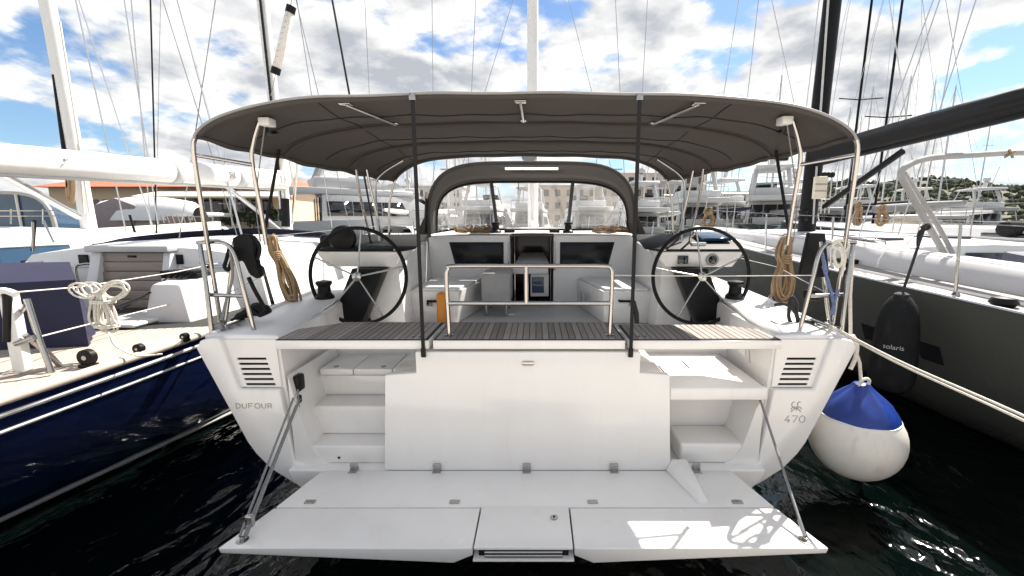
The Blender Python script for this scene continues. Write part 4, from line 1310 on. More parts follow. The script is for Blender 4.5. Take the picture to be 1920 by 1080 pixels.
def navy_cover():
    bm = bmesh.new()
    lo = [(-3.47, 3.26), (-3.92, 3.75), (-5.3, 3.85), (-5.3, 3.2), (-4.4, 3.12)]
    hi = [(-3.50, 3.27, 1.555), (-3.95, 3.66, 1.655), (-5.3, 3.76, 1.63), (-5.3, 3.22, 1.50), (-4.4, 3.14, 1.52)]
    rings = []
    for k in range(7):
        t = k / 6
        ring = []
        for q in range(5):
            a, b = Vector((lo[q][0], lo[q][1], 1.03)), Vector(hi[q])
            a2, b2 = Vector((lo[(q + 1) % 5][0], lo[(q + 1) % 5][1], 1.03)), Vector(hi[(q + 1) % 5])
            for e in range(8):
                p = lerp(lerp(a, a2, e / 8), lerp(b, b2, e / 8), t)
                w = (1 - t) * .016 * math.sin(q * 5 + e * 2.4)
                nrm = Vector((p.x + 4.4, p.y - 3.5, 0)).normalized()
                ring.append(bm.verts.new(p + nrm * w))
        rings.append(ring)
    n = len(rings[0])
    for a, b in zip(rings, rings[1:]):
        for k in range(n):
            bm.faces.new((a[k], a[(k + 1) % n], b[(k + 1) % n], b[k]))
    bm.faces.new(rings[-1])
    bmesh.ops.triangulate(bm, faces=[bm.faces[-1]] if False else [f for f in bm.faces if len(f.verts) > 4])
    o = fin(bm, 'cockpit_cover', 'navy_canvas', None, 0.0, sharp=0.9)
    tag(o, 'navy blue canvas cover draped over the cockpit of the blue yacht', 'cover')
navy_cover()
def eared_coil():
    rnd = random.Random(8)
    T0 = P(187, 528, 2.95)
    pts = []
    for k in range(9):
        e = -1 if k % 2 else 1
        c = Vector((e * rnd.uniform(.075, .105), rnd.uniform(-.03, .03), rnd.uniform(-.075, -.05)))
        rx, rz, rot = rnd.uniform(.07, .10), rnd.uniform(.04, .062), e * R(rnd.uniform(-10, 35))
        for a in range(9):
            t = a / 9 * 2 * math.pi + (math.pi if e > 0 else 0)
            x, z = rx * math.cos(t), rz * math.sin(t)
            pts.append(T0 + c + Vector((x * math.cos(rot) - z * math.sin(rot), .004 * k - .02, x * math.sin(rot) + z * math.cos(rot))))
    for k in range(10):
        w, d = rnd.uniform(.03, .088), rnd.uniform(.31, .37)
        ox, oy = rnd.uniform(-.02, .02), rnd.uniform(-.04, .04)
        for x, z in ((-.3, -.10), (-.8, -.18), (-1.05, -.26), (-.85, -d + .02), (-.3, -d), (.4, -d), (.9, -d + .02), (1.05, -.26), (.8, -.18), (.3, -.10)):
            pts.append(T0 + Vector((ox + x * w, oy, z)))
    for z0 in (-.125, -.30):
        for a in range(20):
            t = a / 8 * 2 * math.pi
            pts.append(T0 + Vector((.075 * math.cos(t), .05 * math.sin(t), z0 - a * .0015)))
    pts += [T0 + Vector((.06, -.05, -.36)), T0 + Vector((.09, -.05, -.45)), T0 + Vector((.2, -.02, -.53)), T0 + Vector((.32, .05, -.54))]
    tag(tube('rope_coil', pts, .0065, 'rope_white', None, 6, sm=3), 'white rope coil with two ears hanging on the lifeline beside the navy canvas cover', 'rope', 'rope coils hung on rails')
eared_coil()

# ================================================================== FARTHER BOATS ON THE LEFT
def left_sailboat():
    T = thing('sailing_yacht', 'white sailing yacht with blue side windows behind the dark blue yacht', 'yacht', (-9.2, 4, 0))
    ax = -9.1
    tab = [(3.0, 1.6, 1.25, 1.2), (6, 1.85, 1.3, 1.5), (9, 1.8, 1.35, 1.4), (12, 1.2, 1.45, .8), (14.5, .05, 1.6, .02)]
    h = hull_mesh('hull', tab, ax, 'white_paint', T, ny=16, zs=8)
    rows = [[(ax + k * interp(tab, y)[0] * .99, y, interp(tab, y)[1]) for k in (-1, 0, 1)] for y in [lerp(3.02, 14.4, i / 14) for i in range(15)]]
    sheet('deck', rows, 'teak_light', T)
    rows = []
    for i in range(14):
        y = lerp(4.6, 11.5, i / 13)
        k = max(0, (y - 6.6) / 4.9)
        hw = 1.32 - .5 * k ** 1.5
        zt = 1.86 - .34 * k ** 2
        rows.append([(ax + x * hw, y, z) for x, z in ((-1.05, 1.25), (-1, zt - .25), (-.9, zt - .03), (0, zt + .06), (.9, zt - .03), (1, zt - .25), (1.05, 1.25))])
    cr = sheet('cabin', rows, 'white_paint', T)
    def side(y, f):
        k = max(0, (y - 6.6) / 4.9)
        hw = 1.32 - .5 * k ** 1.5
        zt = 1.86 - .34 * k ** 2
        return Vector((ax + lerp(1.045, 1.0, f) * hw + .006, y, lerp(1.32, zt - .22, f)))
    for ya, yb in ((4.9, 7.2), (7.6, 9.4)):
        fr = sheet('window', [[side(lerp(ya, yb, i / 8), .08), side(lerp(ya, yb, i / 8), .9)] for i in range(9)], 'blue_glass', cr)
        tube('window_trim', [side(lerp(ya, yb, i / 8), .95) + Vector((.008, 0, 0)) for i in range(9)], .014, 'grey_plastic', fr, 6)
    mb, mt = P(166, 418, 8.6), P(88, 0, 8.45)
    d = mt - mb
    m = tube('mast', [mb - Vector((0, 0, .2)), mt, mt + d * 1.4], [.12, .115, .105], 'white_paint', T, 14)
    tube('mast_track', [P(120, 285, 8.42), P(101, 140, 8.40)], .03, 'black_plastic', m, 6)
    tubes('halyard', [[P(150, 280, 8.35), P(112, 40, 8.3)], [P(158, 400, 8.35), P(146, 270, 8.35)], [P(168, 400, 8.35), P(122, 100, 8.35)]], .018, 'rope_white', m, 5)
    tubes('line_bundle', [[P(130, 330, 8.2), P(127, 362, 8.2), P(134, 380, 8.2), P(138, 350, 8.2), P(136, 326, 8.2)], [P(126, 335, 8.2), P(132, 370, 8.2), P(129, 330, 8.2)]], .035, 'rope_tan', m, 6, sm=4)
    tube('boom', [P(150, 318, 8.4), P(-120, 322, 4.9)], .07, 'black_plastic', T, 10)
    tube('vang', [P(-15, 315, 6.6), P(146, 406, 8.3)], .06, 'alloy', T, 10)
    for a, b in (((205, 290, 8.5), (142, 0, 8.4)), ((244, 294, 9.2), (148, 0, 9.0)), ((278, 300, 9.8), (233, 0, 9.6)), ((272, 300, 9.8), (246, 0, 9.6))):
        px_wire('stay', a, b, 'alloy', m, .012, 1.0, zmin=1.4)
    px_wire('stay', (290, 300, 10), (282, 0, 10), 'carbon', m, .016, 1.0, zmin=1.4)
    px_wire('stay', (295, 300, 10), (301, 0, 10), 'stainless', m, .006, 1.0, zmin=1.4)
    for px in (65, 243):
        st = tube('stanchion', [P(px - 4, 470, 6.2) if px < 100 else P(px + 10, 436, 8.8), P(px, 412, 6.2) if px < 100 else P(px, 403, 8.8)], .022, 'black_plastic', T, 8)
    tubes('stanchion_frame', [[P(62, 472, 6.15), P(61, 416, 6.15)], [P(101, 455, 6.3), P(81, 413, 6.3)]], .014, 'stainless', T, 8)
    return T
left_sailboat()

def windscreen_boat():
    T = thing('motor_boat', 'motor boat with a large blue tinted windscreen at the far left edge', 'motor boat', (-13.5, 10, 0))
    ax = -13.9
    tab = [(8.0, 1.9, 1.5, 1.6), (12, 2.0, 1.6, 1.6), (16, 1.4, 1.8, .9), (19, .05, 2.0, .02)]
    hull_mesh('hull', tab, ax, 'white_paint', T, ny=12, zs=6)
    rows = [[(ax + k * interp(tab, y)[0] * .99, y, interp(tab, y)[1]) for k in (-1, 0, 1)] for y in [lerp(8.02, 18.8, i / 8) for i in range(9)]]
    sheet('deck', rows, 'cream', T)
    A = arch(1.7, 1.6, 2.72, 11.0)
    B = arch(1.3, 1.6, 2.40, 12.2)
    ws = sheet('windscreen', [[a + Vector((ax, 0, 0)), b + Vector((ax, 0, 0))] for a, b in zip(A, B)], 'blue_glass', T)
    prism('windscreen_pane', [(p.x + ax, p.z) for p in A], 'y', 11.0, 11.03, 'blue_glass', ws)
    tube('windscreen_frame', [p + Vector((ax, -.02, 0)) for p in A], .05, 'grey_plastic', ws, 8)
    for i in (12, 24):
        tube('windscreen_mullion', [A[i] + Vector((ax, -.03, 0)), Vector((A[i].x + ax, 10.97, 1.6))], .03, 'pale_grey', ws, 6)
    tubes('guard_rail', [[P(-30, 395, 9.6), P(110, 395, 9.6)], [P(-30, 405, 9.6), P(110, 405, 9.6)], [P(20, 420, 9.6), P(20, 392, 9.6)], [P(80, 420, 9.6), P(80, 392, 9.6)]], .012, 'stainless', T, 6)
windscreen_boat()

def covered_boat():
    T = thing('covered_boat', 'laid-up boat under a white and mauve tarpaulin before the orange-roofed building', 'boat', (-24, 26, 0))
    rows = []
    for i in range(15):
        t = i / 14
        c = P(lerp(190, 378, t), 420, 26)
        top = 1.15 * math.sin(math.pi * min(1, .12 + t * .98)) ** .45
        top = lerp(1.0, .95, t) * (0.75 + .25 * math.sin(math.pi * t)) if 0 < i < 14 else .55
        w = 1.2 * math.sin(math.pi * lerp(.10, .92, t)) ** .5
        rows.append([Vector((c.x, 26 + w * math.cos(a), 2.05 + 1.45 * top * math.sin(a) ** .8)) for a in [math.pi * k / 10 for k in range(10, -1, -1)]])
    cov = sheet('tarpaulin', rows, 'tarp_white', T)
    bm = bmesh.new()
    a0, a1 = P(182, 425, 25), P(262, 425, 25)
    a_prism(bm, [(a0.x, 1.5), (a1.x - .3, 1.5), (a1.x, 2.9), (a1.x - 1.2, 3.35), (a0.x + .9, 3.2), (a0.x, 2.9)], 'y', 24.9, 26.6)
    fin(bm, 'tarpaulin_end', 'tarp_mauve', cov, .08)
    for k in range(8):
        p = P(292 + k * 10, 404, 24.7)
        tube('tarpaulin_tie', [p, p + Vector((.12, 0, -.45))], .035, 'tarp_mauve', cov, 5)
    a, b = P(265, 430, 25.8), P(372, 420, 25.8)
    prism('hull', [(a.x, 1.31), (b.x - 1, 1.31), (b.x, 2.3), (a.x - .4, 2.3)], 'y', 25.0, 27, 'teak_brown', T, .05)
covered_boat()

def orange_building():
    T = thing('building', 'low building with orange tiled roof and cream awning behind the boats', 'building', (-36, 46, 1.3))
    Yb = 46
    xl, xr = P(95, 380, Yb).x, P(545, 380, Yb).x
    zt = P(300, 345, Yb).z
    w = box('wall', (xl, xr), (Yb, Yb + 9), (1.3, zt - .3), 'plaster', T, 0)
    hexa('roof', [(xl - .8, Yb - 1.2, zt - .35), (xr + .8, Yb - 1.2, zt - .35), (xr + .8, Yb + 10, zt - .35), (xl - .8, Yb + 10, zt - .35),
                  (xl + 2, Yb + 3, zt + .9), (xr - 2, Yb + 3, zt + .9), (xr - 2, Yb + 6, zt + .9), (xl + 2, Yb + 6, zt + .9)], 'terracotta', T, 0)
    za = P(400, 350, Yb).z
    x1, x2 = P(215, 0, Yb - 3).x, P(520, 0, Yb - 3).x
    hexa('awning', [(x1, Yb - 4.2, za - 1.35), (x2, Yb - 4.2, za - 1.35), (x2, Yb - .05, za - .5), (x1, Yb - .05, za - .5),
                    (x1, Yb - 4.2, za - 1.2), (x2, Yb - 4.2, za - 1.2), (x2, Yb - .05, za - .3), (x1, Yb - .05, za - .3)], 'cream', T, 0)
    for i in range(8):
        x = lerp(xl + 4, xr - 3, i / 7)
        f = box('window', (x - 1.1, x + 1.1), (Yb - .08, Yb - .003), (2.1, zt - 1.6), 'dark_glass', T, 0)
        box('window_frame', (x - .05, x + .05), (Yb - .12, Yb - .081), (2.1, zt - 1.6), 'white_paint', f, 0)
    for i in range(7):
        x = lerp(x1 + .4, x2 - .4, i / 6)
        tube('awning_post', [(x, Yb - 4.1, 1.3), (x, Yb - 4.1, za - 1.33)], .06, 'cream', T, 6)
    for i, (x, y, h, r) in enumerate(((-28, 40.5, 2.4, 1.1), (-26.2, 41, 2.0, .9), (-30.5, 41, 1.9, 1.0))):
        B = thing('shrub', ('tallest', 'rightmost', 'leftmost')[i] + ' of three green shrubs in front of the cream awning', 'shrub', (x, y + 2.2, 1.3), 'shrubs before the building')
        rnd = random.Random(i)
        bm = bmesh.new()
        for k in range(380):
            d = Vector((rnd.gauss(0, 1), rnd.gauss(0, 1), rnd.gauss(0, 1))).normalized() * rnd.uniform(.45, 1.0)
            c = Vector((x + d.x * r, y + 2.2 + d.y * r, 1.3 + h * .55 + d.z * h * .5))
            u, v = Vector((rnd.gauss(0, 1), rnd.gauss(0, 1), rnd.gauss(0, 1))).normalized() * .16, Vector((rnd.gauss(0, 1), rnd.gauss(0, 1), rnd.gauss(0, 1))).normalized() * .16
            bm.faces.new([bm.verts.new(c + q) for q in (u, v, -u, -v)])
        fin(bm, 'foliage', 'leaf', B)
        tube('stem', [(x, y + 2.2, 1.3), (x + .05, y + 2.2, 1.3 + h * .7)], .05, 'bark', B, 6)
orange_building()

# ================================================================== GENERIC BACKGROUND BOATS
def motor_yacht(label, loc, rz, L=16, hull='fleet_white', sup='fleet_white', fly=True, domes=False, canopy=None, k=1.0, hardtop=True, stern=True, name='motor_yacht'):
    """stern at the local origin, bow towards +y"""
    T = thing(name, label, 'motor yacht', loc, 'motor yachts across the basin', rz)
    B = L * .155 * k
    def tb(t):
        hb = B * (1 - max(0, (t - .45) / .55) ** 2.2)
        return hb
    bm = bmesh.new()
    zs = [0.115 * L, 0.10 * L, 0.05 * L, 0.0, -.3]
    fl = [1.0, .985, .93, .86, .7]
    for s in (-1, 1):
        rows = []
        for i in range(15):
            t = i / 14
            sh = 1 + .28 * t
            rows.append([(s * max(.02, tb(t)) * f * (1 if t < .9 else f ** (t * 4)), t * L, z * (sh if z > 0 else 1)) for z, f in zip(zs, fl)])
        V = a_grid(bm, rows)
        if s < 0: st = V[0]
        else:
            for a in range(4):
                bm.faces.new((st[a], st[a + 1], V[0][a + 1], V[0][a]))
    h = fin(bm, 'hull', hull, T)
    zd = .1 * L
    rows = [[(q * tb(i / 14) * .97, L * i / 14 * .995, zd * (1 + .28 * i / 14) * 1.02) for q in (-1, 0, 1)] for i in range(15)]
    sheet('deck', rows, 'fleet_white', T)
    for s in (-1, 1):
        for q in range(3):
            y = L * (.38 + .13 * q)
            x = s * (tb((.38 + .13 * q)) * .957 + .02)
            prism('port_light', [(y, zd * .62), (y + L * .075, zd * .64), (y + L * .08, zd * .80), (y + .005 * L, zd * .78)], 'x', x - .06, x + .03, 'dark_glass', h, 0)
    # saloon: body plus separate dark panes
    zr = zd + .135 * L
    y0, y1, y2 = .17 * L, .62 * L, .80 * L
    w0, w1 = B * .80, B * .70
    sal = hexa('saloon', [(-w0, y0, zd), (w0, y0, zd), (w0 * .78, y2, zd * 1.15), (-w0 * .78, y2, zd * 1.15),
                          (-w1, y0 + .01 * L, zr), (w1, y0 + .01 * L, zr), (w1 * .85, y1 * .93, zr), (-w1 * .85, y1 * .93, zr)], sup, T, .05)
    za, zb = zd + .042 * L, zd + .105 * L
    def sx(z, y):
        f = (z - zd) / (zr - zd)
        wa = lerp(w0, w0 * .78, (y - y0) / (y2 - y0)); wb = lerp(w1, w1 * .85, (y - y0) / (y1 - y0))
        return lerp(wa, wb, f) + .02
    for s in (-1, 1):
        cuts = [y0 + .02 * L, .30 * L, .43 * L, .56 * L]
        for a, b in zip(cuts, cuts[1:]):
            sheet('side_window', [[(s * sx(za, a + .06), a + .06, za), (s * sx(zb, a + .06), a + .06, zb)], [(s * sx(za, b), b, za), (s * sx(zb, b), b - (.03 * L if b > .5 * L else 0), zb)]], 'dark_glass', sal, solid=.03)
    for i in range(3):
        a, b = lerp(-w0 * .86, w0 * .86, i / 3), lerp(-w0 * .86, w0 * .86, (i + 1) / 3)
        sheet('saloon_door', [[(a + .05, y0 - .03, zd + .05), (b - .05, y0 - .03, zd + .05)], [(a * .93 + .05, y0 + .0, zr - .25), (b * .93 - .05, y0 + .0, zr - .25)]], 'dark_glass', sal, solid=.03)
    ws = sheet('windscreen', [[(q * w0 * .72, .775 * L, zd + .045 * L) for q in (-1, -.33, .33, 1)], [(q * w1 * .8, .625 * L, zr - .2) for q in (-1, -.33, .33, 1)]], 'dark_glass', sal, solid=.03)
    ws.location = (0, .05, .09)
    # overhanging upper deck, flybridge, hard top
    up = hexa('upper_deck', [(-w1 * 1.1, .04 * L, zr + .02), (w1 * 1.1, .04 * L, zr + .02), (w1 * .9, .60 * L, zr + .02), (-w1 * .9, .60 * L, zr + .02),
                             (-w1 * 1.14, .03 * L, zr + .028 * L), (w1 * 1.14, .03 * L, zr + .028 * L), (w1 * .85, .58 * L, zr + .028 * L), (-w1 * .85, .58 * L, zr + .028 * L)], sup, T, .06)
    if fly:
        zf = zr + .028 * L
        fb = hexa('flybridge', [(-w1 * .98, .16 * L, zf), (w1 * .98, .16 * L, zf), (w1 * .72, .56 * L, zf), (-w1 * .72, .56 * L, zf),
                                (-w1 * 1.0, .15 * L, zf + .045 * L), (w1 * 1.0, .15 * L, zf + .045 * L), (w1 * .6, .50 * L, zf + .06 * L), (-w1 * .6, .50 * L, zf + .06 * L)], sup, T, .08)
        sheet('fly_screen', [[(q * w1 * .6, .505 * L, zf + .05 * L) for q in (-1, 0, 1)], [(q * w1 * .52, .46 * L, zf + .095 * L) for q in (-1, 0, 1)]], 'dark_glass', fb, solid=.03)
        zh = zf + .145 * L
        if hardtop:
            ht = hexa('hard_top', [(-w1 * .85, .12 * L, zh), (w1 * .85, .12 * L, zh), (w1 * .62, .46 * L, zh + .004 * L), (-w1 * .62, .46 * L, zh + .004 * L),
                                   (-w1 * .8, .13 * L, zh + .018 * L), (w1 * .8, .13 * L, zh + .018 * L), (w1 * .55, .44 * L, zh + .018 * L), (-w1 * .55, .44 * L, zh + .018 * L)], canopy or sup, T, .04)
            for s in (-1, 1):
                for ya, yb, r in ((.17, .22, .012 * L), (.43, .38, .005 * L)):
                    tube('top_post', [(s * w1 * .85, ya * L, zf + .03 * L), (s * w1 * .72, yb * L, zh + .005 * L)], r, sup, ht, 6)
            mz = zh + .02 * L
            tube('radar_mast', [(0, .24 * L, mz), (0, .22 * L, mz + .05 * L)], .015 * L, sup, ht, 8)
            tube('aerial', [(w1 * .3, .22 * L, mz), (w1 * .3, .16 * L, mz + .16 * L)], .03, 'pale_grey', ht, 5)
            for q in ((-.45, .45) if domes else (0,)):
                lathe('radar_dome', [(.01, 0), (.022 * L, .004 * L), (.025 * L, .015 * L), (.02 * L, .03 * L), (.006 * L, .037 * L)], (q * w1, .22 * L, mz + (.02 * L if domes else .05 * L)), 'black_plastic' if domes else 'fleet_white', ht, 14)
    # rails, stern details
    rl = []
    for s in (-1, 1):
        pts = [(s * tb(t) * .95, t * L * .99, zd * (1 + .28 * t) + .055 * L) for t in (.55, .65, .75, .85, .93, .985)]
        rl.append(pts)
        for q in pts:
            rl.append([q, (q[0], q[1], q[2] - .055 * L)])
        tubes('guard_rail', rl, .02 + .0008 * L, 'stainless', T, 5)
        rl = []
        tube('deck_support', [(s * B * .8, .03 * L, zd), (s * w1 * 1.05, .06 * L, zr)], .02 + .0008 * L, 'stainless', T, 5)
    tube('aft_rail', [(-w1 * 1.05, .05 * L, zr + .028 * L), (-w1 * 1.05, .05 * L, zr + .085 * L), (w1 * 1.05, .05 * L, zr + .085 * L), (w1 * 1.05, .05 * L, zr + .028 * L)], .02 + .0008 * L, 'stainless', T, 5)
    hexa('bathing_platform', [(-B * .85, -.06 * L, .25), (B * .85, -.06 * L, .25), (B * .85, .0, .25), (-B * .85, 0, .25),
                              (-B * .85, -.06 * L, .42), (B * .85, -.06 * L, .42), (B * .85, 0, .42), (-B * .85, 0, .42)], 'teak_pale', T, .02)
    box('stern_sofa', (-B * .6, B * .6), (.02 * L, .06 * L), (zd, zd + .05 * L), 'tarp_grey', T, .05)
    for s in (-1, 1):
        for t in (.25, .5):
            x = s * (tb(t) + .16)
            f = lathe('hull_fender', [(.02, 0), (.13, .05), (.15, .15), (.15, .75), (.13, .85), (.03, .92)], (x, t * L, .25), 'fender_cloth', T, 10)
    return T

def sailboat(label, loc, rz, L=12, H=15, hull='fleet_white', cover='sail_cover', mastm='alloy', spread=2, boom=True, rake=.02, canopy=None, mr=.08):
    T = thing('sailing_boat', label, 'sailing boat', loc, 'sailing boats moored across the basin', rz)
    bm = bmesh.new()
    B = L * .15
    def tb(t): return B * (1 - abs((t - .38) / .62 if t > .38 else (t - .38) / .9) ** 2.1)
    for s in (-1, 1):
        rows = [[(s * max(.02, tb(i / 12)) * f, i / 12 * L, z * (1 + .25 * i / 12 if z > 0 else 1)) for z, f in ((.085 * L, 1), (.05 * L, .97), (0, .82), (-.3, .5))] for i in range(13)]
        V = a_grid(bm, rows)
        if s < 0: st = V[0]
        else:
            for a in range(3):
                bm.faces.new((st[a], st[a + 1], V[0][a + 1], V[0][a]))
    fin(bm, 'hull', hull, T)
    zd = .085 * L
    sheet('deck', [[(q * tb(i / 12) * .98, L * i / 12 * .995, zd * (1 + .25 * i / 12)) for q in (-1, 0, 1)] for i in range(13)], 'fleet_white', T)
    rows = []
    for i in range(9):
        t = lerp(.3, .72, i / 8)
        w = B * .66 * (1 - ((t - .3) / .6) ** 2)
        zt = zd * (1 + .25 * t) + .045 * L * (1 - .5 * (i / 8) ** 2)
        rows.append([(x * w, t * L, z) for x, z in ((-1.05, zd), (-.95, zt - .02 * L), (-.6, zt), (.6, zt), (.95, zt - .02 * L), (1.05, zd))])
    c = sheet('cabin', rows, 'fleet_white', T)
    bm = bmesh.new()
    for s in (-1, 1):
        t0 = (s * (B * .62), L * .36, zd * 1.35)
        sheet('cabin_window', [[(s * B * .672, L * .36, zd + .022 * L), (s * B * .645, L * .36, zd + .036 * L)], [(s * B * .60, L * .50, zd + .030 * L), (s * B * .57, L * .50, zd + .040 * L)]], 'dark_glass', c, solid=.05)
    ym = .56 * L
    zm = zd + .05 * L
    m = tube('mast', [(0, ym, zm - .3), (0, ym - rake * H * .5, zm + H * .5), (0, ym - rake * H, zm + H)], [mr, mr, mr * .7], mastm, T, 8)
    tube('masthead_aerial', [(.0, ym - rake * H, zm + H), (.05, ym - rake * H, zm + H + .9)], .014, 'alloy', m, 4)
    wires = [[(0, L * .99, zd * 1.25), (0, ym - rake * H, zm + H * .97)], [(0, 0.05, zd), (0, ym - rake * H, zm + H * .99)]]
    sp_ = []
    for s in (-1, 1):
        wires.append([(s * B * .93, ym, zd * 1.15), (s * B * .62, ym - rake * H * .6, zm + H * .55), (0, ym - rake * H, zm + H * .97)])
        for q in range(spread):
            z = H * (q + 1) / (spread + 1)
            sp_.append([(0, ym - rake * z, zm + z), (s * B * .62 * (1 - .15 * q), ym - rake * z - .1, zm + z + .05)])
    tubes('stay', wires, .012, 'stainless', m, 4)
    tubes('spreader', sp_, .03, mastm, m, 5)
    if boom:
        b = tube('boom', [(0, ym - .1, zm + 1.1), (0, ym - .55 * ym, zm + 1.15), (0, .12 * L, zm + 1.2)], [.20, .18, .10], cover, T, 10)
    if canopy:
        A = arch(B * .62, zd, zd + 1.25, L * .34)
        Bq = arch(B * .62, zd + .2, zd + .95, L * .45)
        sheet('sprayhood', [[a, b_] for a, b_ in zip(A, Bq)], canopy, T, solid=.02)
    for s in (-1, 1):
        tubes('guard_rail', [[(s * tb(t) * .96, t * L * .99, zd * (1 + .25 * t) + .6) for t in (.02, .2, .4, .6, .8, .97)]] +
              [[(s * tb(t) * .96, t * L * .99, zd * (1 + .25 * t)), (s * tb(t) * .96, t * L * .99, zd * (1 + .25 * t) + .6)] for t in (.02, .2, .4, .6, .8, .97)], .014, 'stainless', T, 4)
    return T

def at(px, Y):
    p = P(px, 415, Y)
    return (p.x, Y, 0)

HP = math.pi
motor_yacht('large white flybridge motor yacht lying at an angle behind the white boom', at(515, 32), -R(55), 17, fly=True, canopy='black_plastic')
motor_yacht('white motor yacht with dark windows seen left of the sprayhood', at(765, 40), R(14), 12)
motor_yacht('white flybridge yacht seen through the left sprayhood window', at(882, 33), -R(10), 12)
motor_yacht('white motor yacht with grey hard top seen through the middle sprayhood window', at(985, 38), -R(8), 12, canopy='tarp_grey')
motor_yacht('white motor yacht seen through the right sprayhood window', at(1120, 34), R(8), 12)
motor_yacht('small pale motor yacht with bronze-grey hull just right of the sprayhood', at(1222, 28), R(5), 11, hull='bronze_hull')
motor_yacht('white flybridge yacht with cream top between the bimini legs on the right', at(1325, 33), R(-6), 14.5, hull='bronze_hull', canopy='cream')
motor_yacht('white motor yacht with two black radar domes and dark green hull', at(1450, 34), R(-22), 15.5, hull='green_hull', domes=True)
motor_yacht('black hulled motor cruiser lying broadside under the hill', (P(1815, 415, 27).x, 27.5, 0), R(80), 9, hull='black_hull', fly=False)
motor_yacht('dark green motor yacht behind the black mast on the right', at(1575, 36), R(-12), 12, hull='green_hull', fly=False)
motor_yacht('white motor yacht with grey top partly hidden behind the cream-topped yacht', at(1278, 41), R(12), 14, canopy='tarp_grey')
motor_yacht('distant white motor yacht between the cream-topped and the radar dome yacht', at(1388, 43), R(5), 15)
motor_yacht('distant white motor yacht just left of the thick black mast', at(1512, 44), R(-6), 15, hull='green_hull')
motor_yacht('distant white motor yacht under the black vang', at(1625, 46), R(-14), 14)
motor_yacht('distant white motor yacht seen through the grey padded hoop', at(1730, 50), R(-20), 14, canopy='cream')
motor_yacht('distant white motor yacht near the right edge below the hill', at(1880, 44), R(-12), 13, hull='bronze_hull')
motor_yacht('white motor yacht low behind the port steering wheel', at(690, 44), R(-30), 11)
sailboat('sailing boat with beige canvas cover near the right edge, below the hill', at(1865, 15), R(-5), 11, 16, cover='tarp_grey', mastm='carbon', canopy='cream', mr=.055)
sailboat('sailing boat with the second black mast near the right edge', at(1800, 17), R(-2), 12, 20, hull='grey_hull', mastm='carbon', cover='black_matt', mr=.06)
FAR = [(742, 60, 15.5, 'taller grey mast pair, left one, rising above the left of the bimini'), (759, 48, 16.2, 'masthead tallest above the left part of the bimini, right of its twin'),
       (905, 50, 11.2, 'short mast just showing above the bimini left of the white mast'), (1582, 42, 11, 'sailing boat with thin mast just right of the bimini corner'),
       (1640, 44, 13, 'sailing boat with grey mast rising under the black boom, first right of the black vang'), (1668, 52, 14, 'sailing boat with grey mast below the middle of the black boom'),
       (1700, 38, 13.5, 'sailing boat with pale mast and crosstrees under the black boom'), (1745, 46, 15, 'far sailing boat whose mast stands before the wooded hill, centre'),
       (1772, 40, 15, 'sailing boat with pale mast left of the black masts'), (1838, 44, 16, 'sailing boat with pale mast between the two black masts'),
       (1893, 36, 13, 'sailing boat with pale mast at the far right edge'), (655, 44, 9.5, 'sailing boat with short mast behind the left bimini legs'),
       (828, 40, 11, 'sailing boat seen left of the sprayhood edge'), (1388, 46, 12, 'sailing boat with mast behind the radar domes, left of them'),
       (1500, 48, 12, 'sailing boat with mast right of the radar domes'), (345, 36, 6.5, 'small sailing boat with short mast above the white boom'),
       (1262, 60, 12, 'distant sailing boat in the gap right of the sprayhood'),
       (600, 50, 10.5, 'sailing boat whose mast shows just left of the port bimini legs'), (705, 30, 8.5, 'small sailing boat with low mast right behind the port bimini legs'),
       (790, 28, 9, 'sailing boat with white mast close left of the sprayhood'), (1290, 26, 9, 'sailing boat with mast among the starboard bimini legs'),
       (1430, 30, 10, 'sailing boat with pale mast before the radar dome yacht'), (1545, 30, 12, 'sailing boat with mast half hidden by the thick black mast'),
       (1620, 58, 12, 'distant sailing boat left of the grey hoop, before the low end of the hill'), (1915, 50, 15, 'sailing boat cut by the right edge, before the hill')]
COVS = ['sail_cover', 'navy_canvas', 'tarp_grey', 'sail_cover', 'cream']
for i, (px, Y, H, lab) in enumerate(FAR):
    sailboat(lab, at(px, Y), R((i * 37) % 13 - 6), 10 + (i * 7) % 4, H, hull=['fleet_white', 'fleet_white', 'grey_hull', 'fleet_white', 'navy_hull'][i % 5], cover=COVS[i % 5], mastm=['alloy', 'white_paint'][i % 2], rake=0.012)

def far_house(label, px, Y, w, h, wall, roof=None, z=1.0, floors=2):
    x = P(px, 415, Y).x
    T = thing('house', label, 'house', (x, Y, z), 'houses on the far shore')
    box('wall', (x - w / 2, x + w / 2), (Y, Y + w * .6), (z, z + h), wall, T, 0)
    n = max(2, int(w / 4))
    for f in range(floors):
        for i in range(n):
            xx = lerp(x - w / 2, x + w / 2, (i + .5) / n)
            zz = z + h * (f + .5) / floors
            box('window', (xx - w / n * .22, xx + w / n * .22), (Y - .12, Y - .01), (zz - h / floors * .25, zz + h / floors * .25), 'dark_glass', T, 0)
    if roof:
        hexa('roof', [(x - w * .54, Y - .5, z + h), (x + w * .54, Y - .5, z + h), (x + w * .54, Y + w * .65, z + h), (x - w * .54, Y + w * .65, z + h),
                      (x - w * .4, Y + w * .25, z + h * 1.3), (x + w * .4, Y + w * .25, z + h * 1.3), (x + w * .4, Y + w * .35, z + h * 1.3), (x - w * .4, Y + w * .35, z + h * 1.3)], roof, T, 0)
    else:
        box('roof', (x - w * .52, x + w * .52), (Y - .2, Y + w * .62), (z + h + .01, z + h + .5), wall, T, 0)
kind(box('shore', (-260, 700), (150, 300), (-2, 1.0), 'concrete', bev=0))
far_house('long low pink-grey building seen through the centre of the sprayhood', 1120, 152, 48, 13, 'plaster', floors=3)
far_house('white apartment block right of the sprayhood', 1235, 160, 34, 18, 'plaster_white', floors=4)
